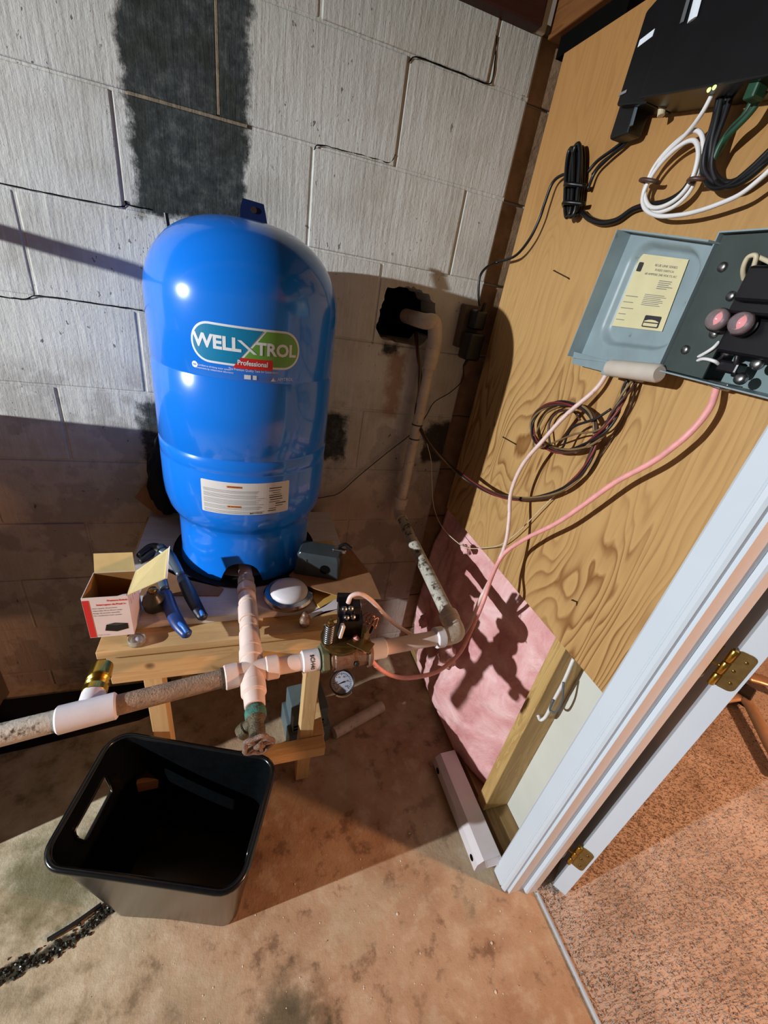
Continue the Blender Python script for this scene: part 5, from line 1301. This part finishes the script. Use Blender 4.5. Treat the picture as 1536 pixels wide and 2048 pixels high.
# white network cable coil
wk = thing('white_cable_coil', 'coiled white network cable with two dark ties on the plywood', 'cable', V(V((0.9350, -0.5388, 1.6209))))
path = [V((0.9000, -0.5956, 1.7576)), V((0.9050, -0.5851, 1.7387)), V((0.9150, -0.5609, 1.7228)), V((0.9250, -0.5245, 1.7068)), V((0.9300, -0.5020, 1.6845)), V((0.9320, -0.4959, 1.6572)), V((0.9320, -0.5125, 1.6358)), V((0.9300, -0.5436, 1.6238)), V((0.9280, -0.5769, 1.6267)), V((0.9260, -0.5995, 1.6439)), V((0.9240, -0.6020, 1.6717)), V((0.9220, -0.5952, 1.6997)), V((0.9200, -0.5832, 1.7177)), V((0.9220, -0.5625, 1.7259)), V((0.9250, -0.5366, 1.7194)), V((0.9260, -0.5131, 1.7023)), V((0.9260, -0.5028, 1.6801)), V((0.9250, -0.5085, 1.6522)), V((0.9240, -0.5303, 1.6325)), V((0.9230, -0.5575, 1.6283)), V((0.9210, -0.5863, 1.6372)), V((0.9190, -0.6011, 1.6570)), V((0.9170, -0.5983, 1.6861)), V((0.9170, -0.5832, 1.7069)), V((0.9180, -0.5648, 1.7118)), V((0.9200, -0.5398, 1.7043)), V((0.9210, -0.5191, 1.6869)), V((0.9220, -0.5087, 1.6644)), V((0.9220, -0.5103, 1.6442)), V((0.9200, -0.5301, 1.6260)), V((0.9180, -0.5659, 1.6140)), V((0.9160, -0.6095, 1.6115)), V((0.9140, -0.6447, 1.6139)), V((0.9120, -0.6752, 1.6192)), V((0.9100, -0.7018, 1.6265)), V((0.9080, -0.7220, 1.6407)), V((0.9050, -0.7394, 1.6572))]
bm = bm_(); tube(bm, spline(path, 8), 0.0034, 8); obj('cable', bm, 'wire_white', wk, True)
for p, q in ((V((0.9170, -0.4946, 1.6723)), V((0.9170, -0.5268, 1.6666))), (V((0.9110, -0.6042, 1.6550)), V((0.9110, -0.6275, 1.6543)))):
    bm = bm_(); tube(bm, spline([V(p)+V((.012, 0, 0)), p, (V(p)+V(q))/2+V((-0.007, 0, 0)), q, V(q)+V((.012, 0, 0))], 4), 0.0032, 8); obj('tie', bm, 'wire_brown', wk, True)
# dark cable loom, right
dk = thing('dark_cable_loom', 'dark looped cable loom hanging from the large black box', 'cable', V(V((0.9200, -0.6666, 1.6378))))
for k in range(5):
    o_ = 6*k
    base = [V((0.9150, -0.6015, 1.7565)), V((0.9150, -0.6089, 1.7272)), V((0.9150, -0.6147, 1.6976)), V((0.9180, -0.6249, 1.6700)), V((0.9200, -0.6500, 1.6483)), V((0.9200, -0.6777, 1.6446)), V((0.9180, -0.6993, 1.6558)), V((0.9150, -0.7183, 1.6732))]
    pts = [V(p)+V((0.0025*math.sin(k*2.1+i), -0.0035*(k-2)*(1 if i > 3 else 1.3), 0.004*math.cos(k*1.7+i*0.8))) for i, p in enumerate(base)]
    bm = bm_(); tube(bm, spline(pts, 7), 0.0040, 8); obj('strand', bm, ('cord_black', 'wire_black', 'tool_dark')[k % 3], dk, True)
for k in range(3):
    pts = [V(V((0.9050, -0.6627, 1.7397)))+V((0, -.006*k, 0)), V(V((0.9080, -0.6563, 1.7215)))+V((0, -.004*k, 0)), V(V((0.9120, -0.6404, 1.7099)))+V((0, 0, -.004*k)), V(V((0.9140, -0.6314, 1.6942)))+V((.003*k, 0, 0)), V(V((0.9160, -0.6292, 1.6748)))]
    bm = bm_(); tube(bm, spline(pts, 7), 0.0040, 8); obj('strand', bm, ('cord_green', 'wire_black', 'cord_green')[k], dk, True)
# plug adapters at the wall outlet
ot = thing('wall_outlet', 'dim grey outlet box on the block wall near the corner', 'outlet', (0.905, -0.004, 1.31))
bm = bm_(); box(bm, 0.868, 0.926, -0.038, -0.0022, 1.315, 1.435, 0.004); auto(obj('outlet_box', bm, 'outlet_grey', ot), 40)
ad = thing('plug_adapter', 'upper black plug adapter in the outlet by the corner', 'adapter', (0.905, -0.06, 1.39), 'plug adapters in the wall outlet')
bm = bm_(); box(bm, 0.882, 0.922, -0.082, -0.0385, 1.372, 1.425, 0.008, 3); auto(obj('adapter_body', bm, 'black_plastic', ad), 40)
bm = bm_(); cyl(bm, (0.905, -0.070, 1.42), (0.903, -0.080, 1.445), 0.005, 10); obj('strain_relief', bm, 'black_plastic', ad)
a2 = thing('plug_adapter', 'lower larger black plug adapter in the outlet by the corner', 'adapter', (0.905, -0.06, 1.30), 'plug adapters in the wall outlet')
bm = bm_(); box(bm, 0.874, 0.924, -0.095, -0.0385, 1.288, 1.364, 0.008, 3); auto(obj('adapter_body', bm, 'black_plastic', a2), 40)
bm = bm_(); cyl(bm, (0.895, -0.075, 1.292), (0.885, -0.075, 1.268), 0.005, 10, r2=0.003); obj('strain_relief', bm, 'black_plastic', a2)
cable('thin_black_wire', 'thin black wire running down the block wall from the lower adapter', 'wire', [(0.885, -0.073, 1.270), V((0.9071, -0.0500, 1.2236)), V((0.8789, -0.0400, 1.1792)), V((0.8354, -0.0300, 1.1406)), V((0.8171, -0.0250, 1.0879)), V((0.7820, -0.0180, 1.0265)), V((0.7122, -0.0120, 0.9547)), V((0.6273, -0.0100, 0.8676)), V((0.5644, -0.0100, 0.7995)), V((0.5217, -0.0120, 0.7846)), V((0.4890, -0.0140, 0.7796))], 0.0017, 'wire_black', n=6)
# pump wires: from the hole, looped, to the panel
bp = [V((0.7621, 0.0500, 1.3328)), V((0.7432, -0.0350, 1.2925)), V((0.7604, -0.0420, 1.2377)), V((0.7717, -0.0450, 1.1633)), V((0.7710, -0.0500, 1.1088)), V((0.7906, -0.0600, 1.0638)), V((0.8000, -0.1479, 1.0346)), V((0.8600, -0.2047, 0.9890)), V((0.8850, -0.2952, 0.9818)), V((0.9050, -0.3984, 0.9943)), V((0.9150, -0.4946, 1.0331)), V((0.9200, -0.5752, 1.0914)), V((0.9220, -0.6164, 1.1497)), V((0.9220, -0.6274, 1.2033)), V((0.9220, -0.6184, 1.2451)), V((0.9220, -0.5898, 1.2754)), V((0.9220, -0.5419, 1.2823)), V((0.9220, -0.4806, 1.2716)), V((0.9240, -0.4289, 1.2404)), V((0.9250, -0.4161, 1.2015)), V((0.9250, -0.4494, 1.1722)), V((0.9220, -0.5083, 1.1731)), V((0.9180, -0.5662, 1.1897)), V((0.9140, -0.6119, 1.2208)), V((0.9120, -0.6403, 1.2574)), V((0.9140, -0.6475, 1.2946)), V((0.9180, -0.6460, 1.3277)), V((0.9240, -0.6435, 1.3579))]
pwb = thing('pump_wire_bundle', 'twisted red black and yellow pump wires looped on the plywood', 'wire', V(bp[9]))
mid = spline(bp, 10); n_ = len(mid)
for k, (m, nm) in enumerate((('wire_red', 'red_strand'), ('wire_black', 'black_strand'), ('wire_yellow', 'yellow_strand'), ('wire_brown', 'brown_strand'))):
    pts = []
    for i, p in enumerate(mid):
        tg = (mid[min(i+1, n_-1)]-mid[max(i-1, 0)]).normalized(); u = tg.cross(V((1, 0.3, 0.1))).normalized(); v = tg.cross(u)
        a = i*0.16+k*PI/2; f = i/n_; sp_ = 0.0036+0.004*max(0, (f-0.68))*3*abs(math.sin(k*1.3+i*0.05))
        q = p+u*sp_*math.cos(a)+v*sp_*math.sin(a)
        if q.x > 0.9465: q.x = 0.9465
        pts.append(q)
    bm = bm_(); tube(bm, pts, 0.0026, 6); obj(nm, bm, m, pwb, True)
bm = bm_(); tube(bm, spline([V((0.9180, -0.6316, 1.3018)), V((0.9120, -0.6099, 1.2748)), V((0.9080, -0.5705, 1.2469)), V((0.9120, -0.5554, 1.2220)), V((0.9180, -0.5485, 1.1909)), V((0.9220, -0.5188, 1.1710))], 6), 0.0027, 6); obj('stray_strand', bm, 'wire_black', pwb, True)
bm = bm_(); tube(bm, spline([V((0.9180, -0.6452, 1.3181)), V((0.9120, -0.6313, 1.2614)), V((0.9100, -0.5767, 1.2317)), V((0.9150, -0.5302, 1.1991)), V((0.9220, -0.4753, 1.1627)), V((0.9250, -0.4420, 1.1630)), V((0.9280, -0.4470, 1.2340)), V((0.9300, -0.4825, 1.2659))], 6), 0.0022, 6); obj('stray_strand', bm, 'wire_yellow', pwb, True)
bm = bm_(); tube(bm, spline([V((0.9300, -0.4983, 1.1720)), V((0.9320, -0.4670, 1.2163)), V((0.9320, -0.4798, 1.2502)), V((0.9300, -0.5248, 1.2670)), V((0.9280, -0.5570, 1.2569))], 6), 0.0026, 6); obj('stray_strand', bm, 'wire_brown', pwb, True)
# romex cables
cable('white_cable', 'pinkish-white cable from the fuse panel cover down to the upper switch terminals', 'cable', [V((0.9320, -0.5761, 1.3626)), V((0.9250, -0.5685, 1.3229)), V((0.9050, -0.5359, 1.2574)), V((0.8900, -0.5128, 1.1914)), V((0.8780, -0.4890, 1.1217)), V((0.8720, -0.4888, 1.0479)), V((0.8680, -0.5196, 0.9875)), V((0.8620, -0.5431, 0.9293)), V((0.8400, -0.5620, 0.8520)), V((0.8100, -0.5841, 0.7922)), V((0.8331, -0.5500, 0.6744)), V((0.7890, -0.5750, 0.6500)), V((0.7124, -0.6000, 0.6767)), V((0.6423, -0.6150, 0.7199)), V((0.5847, -0.6250, 0.7685)), V((0.5367, -0.6350, 0.8216)), V((0.5001, -0.6400, 0.8679)), V((0.4723, -0.6400, 0.8905)), V((0.4529, -0.6400, 0.8871)), V((0.4471, -0.6420, 0.8710))], 0.0048, 'romex_white', flat=1.0)
cable('pink_cable', 'pink cable from the fuse panel bottom sweeping down to the switch bracket', 'cable', [V((0.9250, -0.7929, 1.3892)), V((0.9150, -0.8066, 1.3551)), V((0.9050, -0.8056, 1.3189)), V((0.9000, -0.7931, 1.2852)), V((0.8970, -0.7724, 1.2484)), V((0.8920, -0.7301, 1.1923)), V((0.8860, -0.6857, 1.1153)), V((0.8800, -0.6481, 1.0538)), V((0.8720, -0.5893, 0.9771)), V((0.8600, -0.5529, 0.9090)), V((0.8320, -0.5714, 0.8599)), V((0.8000, -0.6093, 0.8074)), V((0.8325, -0.5650, 0.6762)), V((0.7825, -0.6100, 0.6383)), V((0.7157, -0.6400, 0.6197)), V((0.6533, -0.6550, 0.6263)), V((0.5938, -0.6650, 0.6469)), V((0.5417, -0.6720, 0.6876)), V((0.5017, -0.6750, 0.7397)), V((0.4793, -0.6720, 0.7791)), V((0.4653, -0.6650, 0.7999))], 0.0052, 'romex_pink')
cable('thin_white_wire', 'thin white wire drooping from the pump wires across the insulation', 'wire', [V((0.8235, -0.0550, 1.0211)), V((0.8478, -0.0750, 0.9588)), V((0.8629, -0.0900, 0.8821)), V((0.8826, -0.1100, 0.7946)), V((0.8800, -0.2041, 0.7700)), V((0.9050, -0.2766, 0.7571)), V((0.9100, -0.3305, 0.7722)), V((0.9200, -0.3881, 0.8114)), V((0.9250, -0.4510, 0.8645)), V((0.9300, -0.4938, 0.9328)), V((0.9350, -0.5301, 1.0143)), V((0.9370, -0.5647, 1.0875))], 0.0014, 'wire_cream', n=6)
cable('thin_brown_wire', 'thin brown wire running from the latch to the lower plywood edge', 'wire', [V((0.9300, -0.6499, 1.3572)), V((0.9400, -0.6512, 1.3168)), V((0.9440, -0.6425, 1.2652)), V((0.9440, -0.6308, 1.2133)), V((0.9440, -0.6182, 1.1569))], 0.0013, 'wire_brown', n=6)
# staples and nails in the plywood
for k, (a, b, lab) in enumerate(((V((0.9450, -0.2884, 1.5350)), V((0.9450, -0.3488, 1.5208)), 'upper bent staple in the plywood left of the fuse panel'), (V((0.9450, -0.2876, 1.1225)), V((0.9450, -0.3509, 1.1255)), 'bent staple in the plywood left of the looped wires'), (V((0.9450, -0.7137, 0.8924)), V((0.9450, -0.7272, 0.8984)), 'bent staple low on the plywood near the door casing'))):
    a, b = V(a), V(b); bm = bm_()
    tube(bm, [V((0.9515, a.y, a.z)), a, b, V((0.9515, b.y, b.z-(0.012 if k == 2 else 0.002)))], 0.0013, 6); tag(recentre(obj('staple', bm, 'staple')), lab, 'staple', 'staples in the plywood')
# made-up cabinet plus a hose out of view at the left, added to shade the wall
cb = thing('unseen_occluder', 'unseen added shade-casting cabinet against the block wall, far left', 'occluder', (-0.78, -0.25, 0))
bm = bm_(); prism(bm, [(-0.012, 0.0), (-0.012, 1.025), (-0.23, 1.13), (-0.465, 1.13), (-0.465, 0.0)], lambda u, v: V((-1.05, u, v)), lambda u, v: V((-0.535, u, v))); obj('occluder_body', bm, 'occluder', cb)  # sloped top shaped to set the edge of the wall shadow
bm = bm_(); box(bm, -1.05, -0.535, -0.560, -0.478, 0.0, 0.62, 0.004); auto(obj('low_occluder', bm, 'occluder', cb), 40)  # low front block added to shade the floor under the bench
bm = bm_(); box(bm, -1.04, -0.545, -0.477, -0.4655, 0.04, 1.10, 0.003); auto(obj('door', bm, 'occluder', cb), 40)  # invented front of the unseen shade-casting box
cable('black_hose', 'unseen black hose arching from the wall above the cabinet, far left', 'hose', [(-0.60, -0.008, 1.455), (-0.60, -0.10, 1.463), (-0.60, -0.20, 1.467), (-0.60, -0.28, 1.465), (-0.62, -0.34, 1.42), (-0.65, -0.37, 1.32), (-0.67, -0.38, 1.133)], 0.014, 'cord_black')
